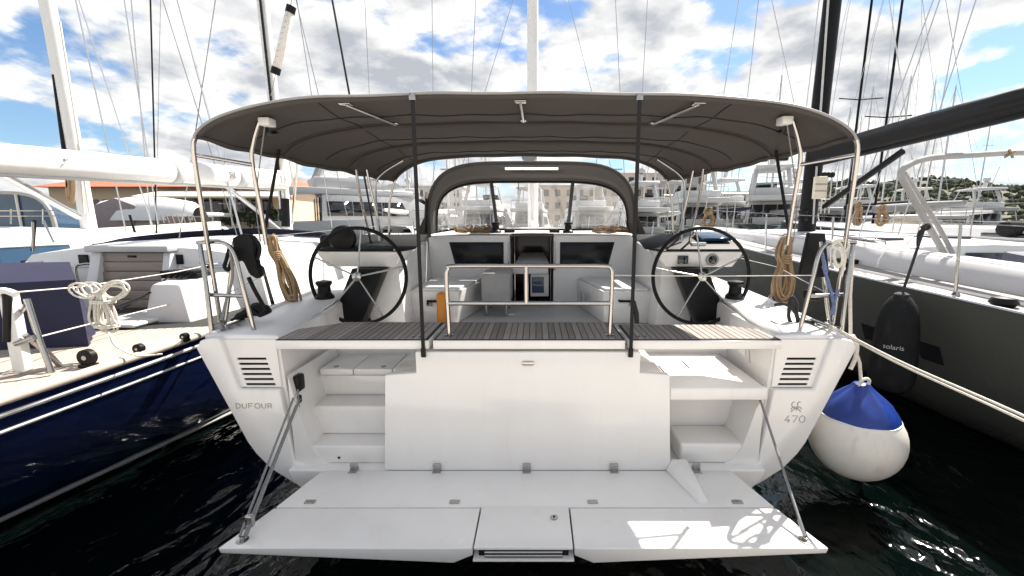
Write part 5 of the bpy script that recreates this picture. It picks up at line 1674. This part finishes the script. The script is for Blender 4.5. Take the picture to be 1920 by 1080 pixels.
far_house('wide white building behind the bimini legs on the right', 1390, 170, 44, 12, 'plaster_white', floors=3)
far_house('grey-white building left of the sprayhood', 790, 155, 30, 13, 'plaster_white', floors=3)
far_house('pale house with red roof low on the hill, left of the grey hoop', 1640, 262, 20, 10, 'plaster_white', 'terracotta')
far_house('small white villa low among the trees of the hill, right of the grey hoop', 1765, 264, 12, 7, 'plaster_white')
far_house('small cream house at the foot of the hill under the black vang', 1590, 255, 16, 8, 'plaster', 'terracotta')

# ================================================================== THE DARK GREY YACHT (right neighbour)
def well(T, tab, ax):
    """open cockpit of the dark grey yacht: rounded coamings, dark inside, folded cushions, wheel pod"""
    for s in (-1, 1):
        rows = []
        for i in range(13):
            y = lerp(1.2, 5.28, i / 12)
            zd = interp(tab, y)[1]
            h = .25 * min(1, (i + .6) / 3)
            rows.append([(ax + s * 1.40, y, zd), (ax + s * 1.39, y, zd + h * .45), (ax + s * 1.33, y, zd + h * .85), (ax + s * 1.22, y, zd + h), (ax + s * 1.05, y, zd + h), (ax + s * .98, y, zd + h * .85), (ax + s * .95, y, zd - .35)])
        sheet('cockpit_coaming', rows, 'shade_grey', T)
        box('cockpit_bench', sorted((ax + s * .55, ax + s * .94)), (1.4, 5.0), (.98, 1.18), 'grey_plastic', T, .03)
    box('cockpit_floor', (ax - .95, ax + .95), (1.1, 5.26), (.9, .979), 'teak_brown', T, 0)
    box('companion_doors', (ax - .35, ax + .35), (5.24, 5.265), (1.0, 1.62), 'dark_glass', T, .01)
    hexa('folded_cushion', [(5.15, 4.2, 1.18), (5.85, 4.2, 1.18), (5.85, 4.75, 1.18), (5.15, 4.75, 1.18), (5.18, 4.22, 1.62), (5.8, 4.22, 1.60), (5.8, 4.7, 1.68), (5.18, 4.7, 1.68)], 'tarp_slate', T, .04)
    hexa('cockpit_table', [(5.9, 3.9, .98), (6.4, 3.9, .98), (6.4, 4.9, .98), (5.9, 4.9, .98), (5.9, 3.9, 1.55), (6.4, 3.9, 1.55), (6.4, 4.9, 1.6), (5.9, 4.9, 1.6)], 'grey_hull', T, .02)

def grey_yacht():
    T = thing('sailing_yacht', 'dark grey sailing yacht with black mast and boom, alongside on the right', 'yacht', (5.7, 1.6, 0))
    ax = 5.7
    tab = [(0.9, 1.98, 1.225, 1.1), (3.0, 2.09, 1.317, 1.3), (5.0, 2.11, 1.405, 1.45), (8.0, 1.95, 1.53, 1.3), (12, 1.25, 1.69, .7), (15.5, .05, 1.85, .02)]
    hull = hull_mesh('hull', tab, ax, 'grey_hull', T, zlow=-.3)
    for px, py, w, h in ((1645, 622, .34, .17), (1735, 650, .24, .15)):
        y = 4.55 if px < 1700 else 3.9
        x = ax - hull_x(interp(tab, y), .8)
        sheet('hull_port', [[(ax - hull_x(interp(tab, yy), zz) - .006, yy, zz) for zz in (.68, .76, .86)] for yy in (y - w / 2, y, y + w / 2)], 'dark_glass', hull)
    pts = []
    for s in (-1, 1):
        pts = [(ax + s * (interp(tab, y)[0] - .008), y, interp(tab, y)[1] + .012) for y in [lerp(.92, 15, i / 30) for i in range(31)]]
        tube('toe_rail', pts, .016, 'alloy', hull, 6)
    rows = [[(ax + k * (interp(tab, y)[0] - .02), y, interp(tab, y)[1] - (.0 if k else -.02)) for k in (-1, -.5, 0, .5, 1)] for y in [lerp(.93, 15.2, i / 24) for i in range(25)]]
    deck = sheet('deck', rows[9:], 'gelcoat_matt', T)
    for s in (-1, 1):
        sheet('side_deck', [[(ax + s * 1.38, y, interp(tab, y)[1] + .004), (ax + s * (interp(tab, y)[0] - .02), y, interp(tab, y)[1])] for y in [lerp(.93, 6.3, i / 12) for i in range(13)]], 'gelcoat_matt', T)
    # pale teak planks along the near side deck
    for i in range(11):
        a0 = .05 + i * .058
        bm = bmesh.new()
        rr = []
        for k in range(17):
            y = lerp(.95, 9.0, k / 16)
            hb, zd = interp(tab, y)[:2]
            rr.append([(ax - hb + a0, y, zd + .012), (ax - hb + a0 + .053, y, zd + .012)])
        a_grid(bm, rr)
        e = bmesh.ops.extrude_face_region(bm, geom=bm.faces[:])
        for g in e['geom']:
            if isinstance(g, bmesh.types.BMVert):
                g.co.z -= .01
        fin(bm, 'plank', 'teak_pale', deck)
    tube('plank_margin', [(ax - interp(tab, y)[0] + .31, y, interp(tab, y)[1] + .016) for y in [lerp(.95, 9, i / 16) for i in range(17)]], .02, 'gelcoat', deck, 6)
    # low coachroof with rounded sides
    rows = []
    for i in range(16):
        y = lerp(5.3, 11.5, i / 15)
        k = max(0, (y - 7) / 4.5)
        hw = 1.36 - .6 * k
        zd = interp(tab, y)[1]
        zt = zd + .27 - .2 * k ** 2
        rows.append([(ax + x * hw, y, z) for x, z in ((-1.03, zd), (-1.02, zd + .12), (-.96, zt - .05), (-.88, zt - .012), (-.5, zt + .01), (0, zt + .03), (.5, zt + .01), (.88, zt - .012), (.96, zt - .05), (1.02, zd + .12), (1.03, zd))])
    cr = sheet('coachroof', rows, 'shade_grey', T)
    prism('coachroof_end', [(p[0], p[2]) for p in rows[0]], 'y', 5.27, 5.31, 'gelcoat', cr, .01)
    well(T, tab, ax)
    for x, y, w, l in ((5.0, 6.3, .5, .5), (6.2, 6.6, .6, .5)):
        hb = box('deck_hatch', (x - w / 2, x + w / 2), (y - l / 2, y + l / 2), (interp(tab, y)[1] + .262, interp(tab, y)[1] + .31), 'dark_glass', cr, .012)
    tube('grab_rail', [(4.55, 5.5, 1.70), (4.55, 5.52, 1.745), (4.55, 6.5, 1.79), (4.55, 6.52, 1.74)], .012, 'stainless', cr, 8)
    box('vent_cover', (4.2, 4.42), (5.6, 5.9), (1.44, 1.5), 'black_plastic', T, .02)
    lathe('fairlead', [(.06, 0), (.09, .03), (.07, .07), (.02, .08)], (3.72, 3.28, 1.34), 'black_plastic', T, 14)
    # bimini frame of grey padded tube
    L1 = [P(1772, 478, 5.0), P(1742, 425, 4.95), P(1706, 360, 4.9), P(1690, 328, 4.9), P(1700, 312, 4.9), P(1740, 297, 5.0), P(1820, 291, 5.2), P(1930, 286, 5.4), P(2100, 290, 5.5)]
    L2 = [P(1786, 474, 5.15), P(1752, 412, 5.1), P(1712, 350, 5.05), P(1696, 325, 5.0)]
    fr = tube('bimini_frame', L1, .034, 'tarp_grey', T, 8, sm=6)
    tube('frame_strut', L2, .026, 'tarp_grey', fr, 8, sm=6)
    tube('frame_foot', [P(1772, 478, 5.0), P(1790, 515, 4.9)], .014, 'stainless', fr, 6)
    tubes('frame_lashing', [[P(1892, 280, 5.3), P(1899, 296, 5.3)], [P(1884, 295, 5.3), P(1902, 284, 5.3)]], .014, 'rope_tan', fr, 6)
    # stanchions and lifelines
    tops = []
    for y in (2.2, 3.62, 5.2, 6.9, 8.8, 10.8):
        hb, zd = interp(tab, y)[:2]
        a = Vector((ax - hb + .07, y, zd))
        b = a + Vector((-.02, .03, .64))
        st = tube('stanchion', [a, b], .0125, 'stainless', T, 8)
        lathe('stanchion_foot', [(.03, 0), (.03, .02), (.016, .05)], a + Vector((0, 0, .012)), 'stainless', st, 8)
        tops.append(b)
    tube('lifeline', tops, .004, 'stainless', T, 5)
    tube('lifeline', [t - Vector((0, 0, .3)) for t in tops], .004, 'stainless', T, 5)
    # mast, boom, vang
    ym = 8.35
    mb, mt = P(1512, 432, ym), P(1561, 0, ym - .05)
    d = mt - mb
    mast = tube('mast', [mb - d * .02, mt, mt + d * 1.6], [.155, .145, .12], 'carbon', T, 16)
    tube('mast_track', [P(1524, 420, ym - .15), P(1553, 0, ym - .2), P(1553, 0, ym - .2) + d], .02, 'pale_grey', mast, 6)
    lathe('mast_winch', [(.07, 0), (.09, .05), (.07, .12), (.09, .2), (.03, .22)], (mb.x - .15, ym - .1, 2.0), 'black_plastic', mast, 14)
    BA, BB = P(1530, 290, ym - .1), P(2080, 146, 4.0)
    ub = (BB - BA).normalized()
    side = ub.cross(Vector((0, 0, 1))).normalized()
    upv = side.cross(ub)
    bm = bmesh.new()
    rows = []
    for i in range(40):
        t = i / 39
        c = lerp(BA, BB, t)
        h = lerp(.17, .125, t)
        w = lerp(.13, .10, t)
        row = []
        for k in range(24):
            a = 2 * math.pi * k / 24
            f = 1 + .06 * math.sin(5 * a + 3 * t) + .03 * math.sin(9 * a - 7 * t) + .012 * math.sin(i * 1.3 + k)
            row.append(c + side * math.cos(a) * w * f + upv * math.sin(a) * h * f)
        rows.append(row + [row[0]])
    a_grid(bm, rows)
    bmesh.ops.remove_doubles(bm, verts=bm.verts, dist=1e-5)
    boom = fin(bm, 'boom', 'carbon', T)
    tube('boom_spar', [BA - upv * .185, BB - upv * .14], .04, 'carbon', boom, 10)
    tube('cover_zip', [BA - side * .085 + upv * .13, BB - side * .065 + upv * .10], .007, 'tarp_grey', boom, 6)
    tube('vang', [P(1692, 284, 6.6), P(1545, 388, ym - .25)], .05, 'carbon', T, 10)
    nb = box('instrument_box', (0, 0), (0, 0), (0, 0), 'cream', mast, 0) if False else None
    p = P(1536, 352, ym - .35)
    tb_ = box('mast_box', (p.x - .1, p.x + .12), (p.y - .04, p.y + .04), (p.z - .2, p.z + .2), 'cream', mast, .012)
    for q in (-.06, .06):
        tube('box_band', [(p.x - .102, p.y - .045, p.z + q), (p.x + .122, p.y - .045, p.z + q)], .012, 'teak_brown', tb_, 6)
    for px in (1545, 1552, 1560):
        q = P(px, 328, ym - .3)
        b = lathe('halyard_block', [(.02, -.02), (.05, -.018), (.05, .018), (.02, .02)], q, 'black_plastic', mast, 12, 'y')
        tube('halyard_fall', [q, P(px - 6, 400, ym - .3)], .010, 'rope_white', b, 5)
    for a, b in (((1355, 190, 9.5), (1385, 0, 9.5)), ((1400, 195, 9.6), (1422, 0, 9.6)), ((1490, 200, 8.6), (1447, 0, 8.6)), ((1512, 200, 8.2), (1536, 0, 8.1)),
                 ((1695, 190, 7.6), (1667, 0, 7.6)), ((1665, 230, 7.2), (1750, 0, 7.2)), ((1685, 225, 7.0), (1762, 0, 7.0)), ((1765, 200, 7.0), (1802, 0, 7.0)), ((1762, 205, 6.8), (1830, 0, 6.8))):
        px_wire('stay', a, b, 'alloy', mast, .009, 1.0, zmin=1.5)
grey_yacht()

def green_yacht():
    T = thing('sailing_yacht', 'dark green sailing yacht with white deck beyond the dark grey yacht', 'yacht', (10.3, 4.5, 0))
    ax = 10.3
    tab = [(4.4, 1.9, 1.60, 1.3), (7, 2.05, 1.66, 1.5), (10, 2.05, 1.72, 1.5), (14, 1.4, 1.85, .8), (18, .05, 2.0, .02)]
    hull = hull_mesh('hull', tab, ax, 'green_hull', T, ny=16, zs=8)
    for s in (-1, 1):
        tube('toe_rail', [(ax + s * (interp(tab, y)[0] - .01), y, interp(tab, y)[1] + .02) for y in [lerp(4.42, 17.5, i / 24) for i in range(25)]], .03, 'white_paint', hull, 6)
    sheet('deck', [[(ax + k * (interp(tab, y)[0] - .03), y, interp(tab, y)[1]) for k in (-1, 0, 1)] for y in [lerp(4.42, 17.6, i / 16) for i in range(17)]], 'gelcoat_matt', T)
    rows = []
    for i in range(12):
        y = lerp(6.5, 14, i / 11)
        k = max(0, (y - 9) / 5)
        hw = 1.3 - .5 * k
        zd = interp(tab, y)[1]
        zt = zd + .2 - .12 * k
        rows.append([(ax + x * hw, y, z) for x, z in ((-1.05, zd), (-.98, zt - .03), (-.5, zt), (.5, zt), (.98, zt - .03), (1.05, zd))])
    cr = sheet('coachroof', rows, 'gelcoat', T)
    box('coachroof_window', (ax - 1.36, ax - 1.30), (7.2, 8.6), (1.70, 1.78), 'dark_glass', cr, .01)
    tops = []
    for y in (4.6, 6.4, 8.2, 10, 12):
        hb, zd = interp(tab, y)[:2]
        a = Vector((ax - hb + .08, y, zd))
        tube('stanchion', [a, a + Vector((0, 0, .66))], .014, 'stainless', T, 6)
        tops.append(a + Vector((0, 0, .64)))
    tube('lifeline', tops, .006, 'stainless', T, 5)
    tube('lifeline', [t - Vector((0, 0, .32)) for t in tops], .006, 'stainless', T, 5)
    f = lathe('deck_fender', [(.03, 0), (.14, .06), (.16, .2), (.16, .6), (.14, .74), (.03, .8)], (0, 0, 0), 'fender_cloth', T, 12)
    f.rotation_euler = (0, R(90), R(10))
    f.location = Vector((8.7, 8.0, 1.86))
green_yacht()

def cloth_fender():
    c = Vector((3.40, 3.84, 0))
    T = thing('fender', 'long dark grey cloth-covered fender hanging on the dark grey hull', 'fender', (c.x, c.y, .45))
    prof = [(.03, .44), (.12, .445), (.16, .48), (.178, .55), (.18, .68), (.174, .85), (.162, 1.02), (.145, 1.15), (.12, 1.24), (.085, 1.30), (.05, 1.335), (.03, 1.35)]
    b = lathe('fender_body', prof, (c.x, c.y, 0), 'fender_cloth', T, 24)
    tube('fender_line', [(c.x, c.y, 1.34), (c.x + .06, c.y + .03, 1.5), (c.x + .20, c.y + .09, 1.93), (c.x + .205, c.y + .1, 1.96)], .012, 'rope_black', T, 6)
    tube('line_hitch', [(c.x + .17, c.y + .09, 1.94), (c.x + .21, c.y + .07, 1.97), (c.x + .25, c.y + .1, 1.94), (c.x + .2, c.y + .13, 1.9), (c.x + .16, c.y + .08, 1.78)], .016, 'rope_black', T, 6, sm=4)
    lathe('fender_collar', [(.055, 1.30), (.058, 1.345), (.03, 1.36)], (c.x, c.y, 0), 'rope_black', T, 14)
    cu = bpy.data.curves.new('print', 'FONT')
    cu.body = 'solaris'
    cu.size = .06
    cu.align_x = 'CENTER'
    to = bpy.data.objects.new('print_source', cu)
    C.objects.link(to)
    dg = bpy.context.evaluated_depsgraph_get()
    me = bpy.data.meshes.new_from_object(to.evaluated_get(dg))
    bpy.data.objects.remove(to)
    rr = .182
    face = math.atan2(CAMX - c.x, c.y)        # turn the print to the quay side
    for v in me.vertices:
        a = v.co.x / rr + face - .05
        v.co = Vector((c.x + math.sin(a) * rr, c.y - math.cos(a) * rr, .86 + v.co.y))
    me.materials.append(M['print_white'])
    o = bpy.data.objects.new('fender_print', me)
    link(o, T)
cloth_fender()

def ball_fender():
    c = Vector((2.385, 2.9, 0))
    T = thing('fender', 'big white round fender with blue top hanging by the starboard stern quarter', 'fender', (c.x, c.y, .15))
    zc, r = .455, .300
    body = [(.02, zc - r * 1.0)]
    for k in range(1, 13):
        a = R(-90 + k * 10.2)
        body.append((r * math.cos(a), zc + r * math.sin(a) * (1.0 if a < 0 else .98)))
    lathe('fender_body', body + [(.19, .645)], (c.x, c.y, 0), 'fender_white', T, 40)
    lathe('fender_seam', [(.240, .612), (.2515, .613), (.2495, .626), (.238, .628)], (c.x, c.y, 0), 'white_paint', T, 40)
    cap = []
    for z, rr in ((.622, .2455), (.645, .2365), (.67, .223), (.70, .202), (.73, .176), (.76, .146), (.79, .114), (.815, .085), (.84, .060), (.858, .048), (.865, .02)):
        cap.append((rr, z))
    bm = bmesh.new()
    n = 48
    rings = []
    for rr, z in cap:
        f = .012 if z < .72 else .07
        rings.append([bm.verts.new((c.x + rr * (1 + f * math.sin(8 * 2 * math.pi * k / n)) * math.cos(2 * math.pi * k / n), c.y + rr * (1 + f * math.sin(8 * 2 * math.pi * k / n)) * math.sin(2 * math.pi * k / n), z)) for k in range(n)])
    for a, b in zip(rings, rings[1:]):
        for k in range(n):
            bm.faces.new((a[k], a[(k + 1) % n], b[(k + 1) % n], b[k]))
    bm.faces.new(rings[-1])
    fin(bm, 'fender_cap', 'fender_blue', T)
    tube('fender_line', [(c.x, c.y, .84), (c.x - .05, c.y - .02, 1.02), (2.235, 2.86, 1.22), (2.2, 2.86, 1.5), (2.19, 2.87, 1.84)], .011, 'rope_white', T, 8)
    tube('line_eye', [(c.x - .03, c.y - .02, .83), (c.x - .035, c.y - .03, .885), (c.x + .005, c.y - .03, .905), (c.x + .035, c.y - .02, .88), (c.x + .02, c.y - .02, .83)], .011, 'rope_white', T, 8, sm=4)
    tube('line_bight', [(2.20, 2.80, 1.24), (2.23, 2.79, 1.18), (2.24, 2.80, 1.08), (2.215, 2.80, 1.0)], .014, 'rope_white', T, 8, sm=4)
ball_fender()

# ================================================================== ROPES AND LOOSE GEAR
tag(hank('rope_coil', (2.345, 3.9, 1.88), .66, .20, 'rope_tan', loops=13, r=.010, wraps=4, seed=11, wrap_at=.26, depth=.09),
    'tan rope coil hanging on the lifeline beside the starboard steering wheel', 'rope', 'rope coils hung on rails')
o = hank('rope_coil', (0, 0, 0), .66, .13, 'rope_tan', loops=12, r=.010, wraps=5, seed=12, wrap_at=.22, depth=.07)
o.location = (-2.31, 3.85, 1.88)
o.rotation_euler = (0, R(-14), 0)
tag(o, 'tan rope coil hanging on the lifeline beside the port steering wheel', 'rope', 'rope coils hung on rails')
tag(hank('rope_coil', P(1330, 388, 8.6), .42, .24, 'rope_tan', loops=9, r=.014, wraps=4, seed=13, depth=.1), 'tan rope coil hung up far behind the starboard wheel', 'rope', 'rope coils hung on rails')
tag(hank('rope_coil', P(1612, 378, 7.2), .40, .13, 'rope_tan', loops=9, r=.012, wraps=4, seed=14, depth=.1), 'narrow tan rope coil right of the stern post, before the black-hulled cruiser', 'rope', 'rope coils hung on rails')
tag(hank('rope_coil', P(1656, 384, 7.4), .36, .2, 'rope_tan', loops=9, r=.012, wraps=2, seed=15, depth=.1), 'round tan rope coil left of the grey padded hoop', 'rope', 'rope coils hung on rails')
for i, (px, lab) in enumerate(((870, 'heap of tan rope at the left end of the sprayhood window'), (903, 'heap of tan rope left of the left halyard winch'),
                               (1133, 'heap of tan rope right of the right halyard winch'), (1160, 'heap of tan rope at the right end of the sprayhood window'))):
    p = P(px, 436, 6.05)
    tag(heap('rope_heap', (p.x, p.y, 1.835), .13, 'rope_tan', seed=20 + i, h=.09, loops=7), lab, 'rope', 'rope heaps under the sprayhood')
tag(heap('rope_heap', (1.02, 6.0, 1.83), .10, 'tarp_mauve', seed=31, h=.03, loops=5), 'flat pinkish rope heap nearest the right halyard winch', 'rope', 'rope heaps under the sprayhood')

# stern lines to the quay
for dz, lab in ((0, 'upper of two pale mooring lines from the starboard quarter to the right'), (-.045, 'lower of two pale mooring lines from the starboard quarter to the right')):
    a = Vector((2.09, 2.92, 1.30 + dz * .3))
    b = P(1925, 782 - dz * 200, 1.55)
    d = (b - a)
    e = b + d * ((.62 - b.z) / d.z if abs(d.z) > .01 else 0)
    e = b + d * .55
    mid = lerp(a, b, .5) - Vector((0, 0, .02))
    tag(tube('mooring_line', [a, mid, b, e], .0058, 'rope_white', None, 8, sm=5), lab, 'rope', 'mooring lines')
tag(tube('mooring_line', [P(392, 690, 4.1), P(330, 780, 3.75), P(240, 868, 3.3), P(120, 935, 2.9), P(-60, 1005, 2.5)], .016, 'rope_black', None, 8, sm=6),
    'slack dark mooring line trailing along the water below the blue hull', 'rope', 'mooring lines')
tag(tube('mooring_line', [P(386, 720, 4.2), P(300, 848, 3.5), P(190, 912, 3.05), P(60, 975, 2.75), P(-60, 1025, 2.5)], .010, 'rope_black', None, 8, sm=6),
    'thinner slack dark line just below the first along the blue hull', 'rope', 'mooring lines')
# black safety line over the left pushpit
def harness():
    T = thing('safety_harness', 'black webbing harness and straps slung over the port pushpit', 'harness', (-2.0, 2.9, 1.5))
    bm = bmesh.new()
    def cl(p): return [P(x, y, Y) for x, y, Y in p]
    vp = [P(x, y, 2.96) for x, y in ((438, 448), (455, 438), (474, 440), (483, 452), (477, 470), (482, 495), (493, 514), (486, 523), (470, 513), (465, 490), (456, 482), (448, 492), (443, 478), (446, 460))]
    a_prism(bm, [(v.x, v.z) for v in vp], 'y', 2.93, 2.985)
    bmesh.ops.bevel(bm, geom=bm.edges[:], offset=.01, segments=2, affect='EDGES', clamp_overlap=True)
    fin(bm, 'vest', 'black_matt', T)
    tube('loop_strap', cl([(430, 465, 2.9), (425, 485, 2.9), (421, 500, 2.9), (428, 506, 2.9), (434, 490, 2.9), (440, 468, 2.9)]), .013, 'black_matt', T, 6, sm=5)
    tube('loop_strap', cl([(472, 448, 2.95), (484, 455, 2.95), (487, 470, 2.95), (482, 486, 2.95), (474, 478, 2.95)]), .012, 'black_matt', T, 6, sm=5)
    tube('hose', cl([(466, 520, 3.0), (478, 545, 3.0), (492, 570, 3.05), (496, 582, 3.05), (485, 590, 3.05), (472, 580, 3.05)]), .014, 'black_plastic', T, 8, sm=5)
    tube('tether', cl([(432, 470, 2.86), (436, 520, 2.86), (425, 560, 2.86), (415, 600, 2.86)]), .010, 'rope_grey', T, 6, sm=5)
    p = P(411, 614, 2.86)
    box('tether_block', (p.x - .03, p.x + .03), (p.y - .02, p.y + .02), (p.z - .04, p.z + .03), 'rope_grey', T, .01)
    p = P(478, 588, 3.1)
    bm = bmesh.new()
    a_tube(bm, spline([p + Vector((-.18, 0, -.05)), p + Vector((-.02, 0, .02)), p + Vector((.05, 0, .035)), p + Vector((.08, 0, -.01))], 5), [.01, .03, .04, .05, .05, .045, .05, .05, .04], 8)
    fin(bm, 'pouch', 'black_matt', T)
harness()
def right_gear():
    T = thing('outboard_bracket', 'black board hung on the starboard pushpit', 'bracket', (1.9, 2.95, 1.3))
    a, b, c_, d = P(1518, 436, 3.0), P(1548, 438, 3.0), P(1556, 520, 2.98), P(1500, 520, 2.98)
    hexa('board', [d, c_, c_ + Vector((0, .04, 0)), d + Vector((0, .04, 0)), a, b, b + Vector((0, .04, 0)), a + Vector((0, .04, 0))], 'black_plastic', T, .006)
    tube('handle', [P(1572, 500, 2.9), P(1586, 494, 2.9), P(1589, 506, 2.9), P(1578, 514, 2.9)], .012, 'black_plastic', T, 8, sm=5)
    box('clamp', (1.93, 2.02), (2.90, 2.96), (1.46, 1.53), 'black_plastic', T, .012)
    tag(tube('rope_lashing', [P(1560, 456, 2.82), P(1575, 450, 2.81), P(1590, 456, 2.82), P(1585, 470, 2.82), P(1570, 465, 2.81), P(1563, 478, 2.82), P(1570, 500, 2.82), P(1580, 490, 2.82), P(1576, 470, 2.81), P(1560, 462, 2.82),
                              P(1572, 455, 2.83), P(1584, 480, 2.82), P(1577, 518, 2.82)], .0105, 'rope_white', None, 8, sm=5),
        'white rope knotted round the top of the starboard pushpit', 'rope')
    tag(tube('rope_lashing', [P(1540, 470, 2.85), P(1546, 495, 2.84), P(1550, 512, 2.84), P(1544, 500, 2.84), P(1556, 540, 2.84), P(1564, 575, 2.84), P(1560, 590, 2.84), P(1566, 560, 2.84), P(1570, 542, 2.84)], .011, 'rope_blue', None, 8, sm=5),
        'blue and white flecked rope hanging inside the starboard pushpit', 'rope')
    p = Vector((1.98, 3.1, 1.24))
    tag(tube('rope_loop', [p + Vector((-.09, .1, .13)), p + Vector((-.06, .02, .15)), p + Vector((0, 0, .10)), p + Vector((.03, 0, .02)), p + Vector((.0, 0, .0)), p + Vector((-.04, 0, .06)), p + Vector((-.02, .02, .2)), p + Vector((.02, .02, .16)),
                           p + Vector((.02, -.02, .05)), p + Vector((.12, -.08, .03)), p + Vector((.2, -.2, .02))], .013, 'rope_black', None, 8, sm=5),
        'black line looped on deck behind the starboard pushpit', 'rope')
right_gear()
def orange_bag():
    bm = bmesh.new()
    p = P(828, 560, 4.55)
    a_box(bm, (p.x - .05, p.x + .05), (4.5, 4.62), (.90, 1.24))
    o = fin(bm, 'orange_bag', 'orange_cloth', None, .03, 3)
    tag(o, 'orange cloth bag leaning against the end of the port bench', 'bag')
orange_bag()
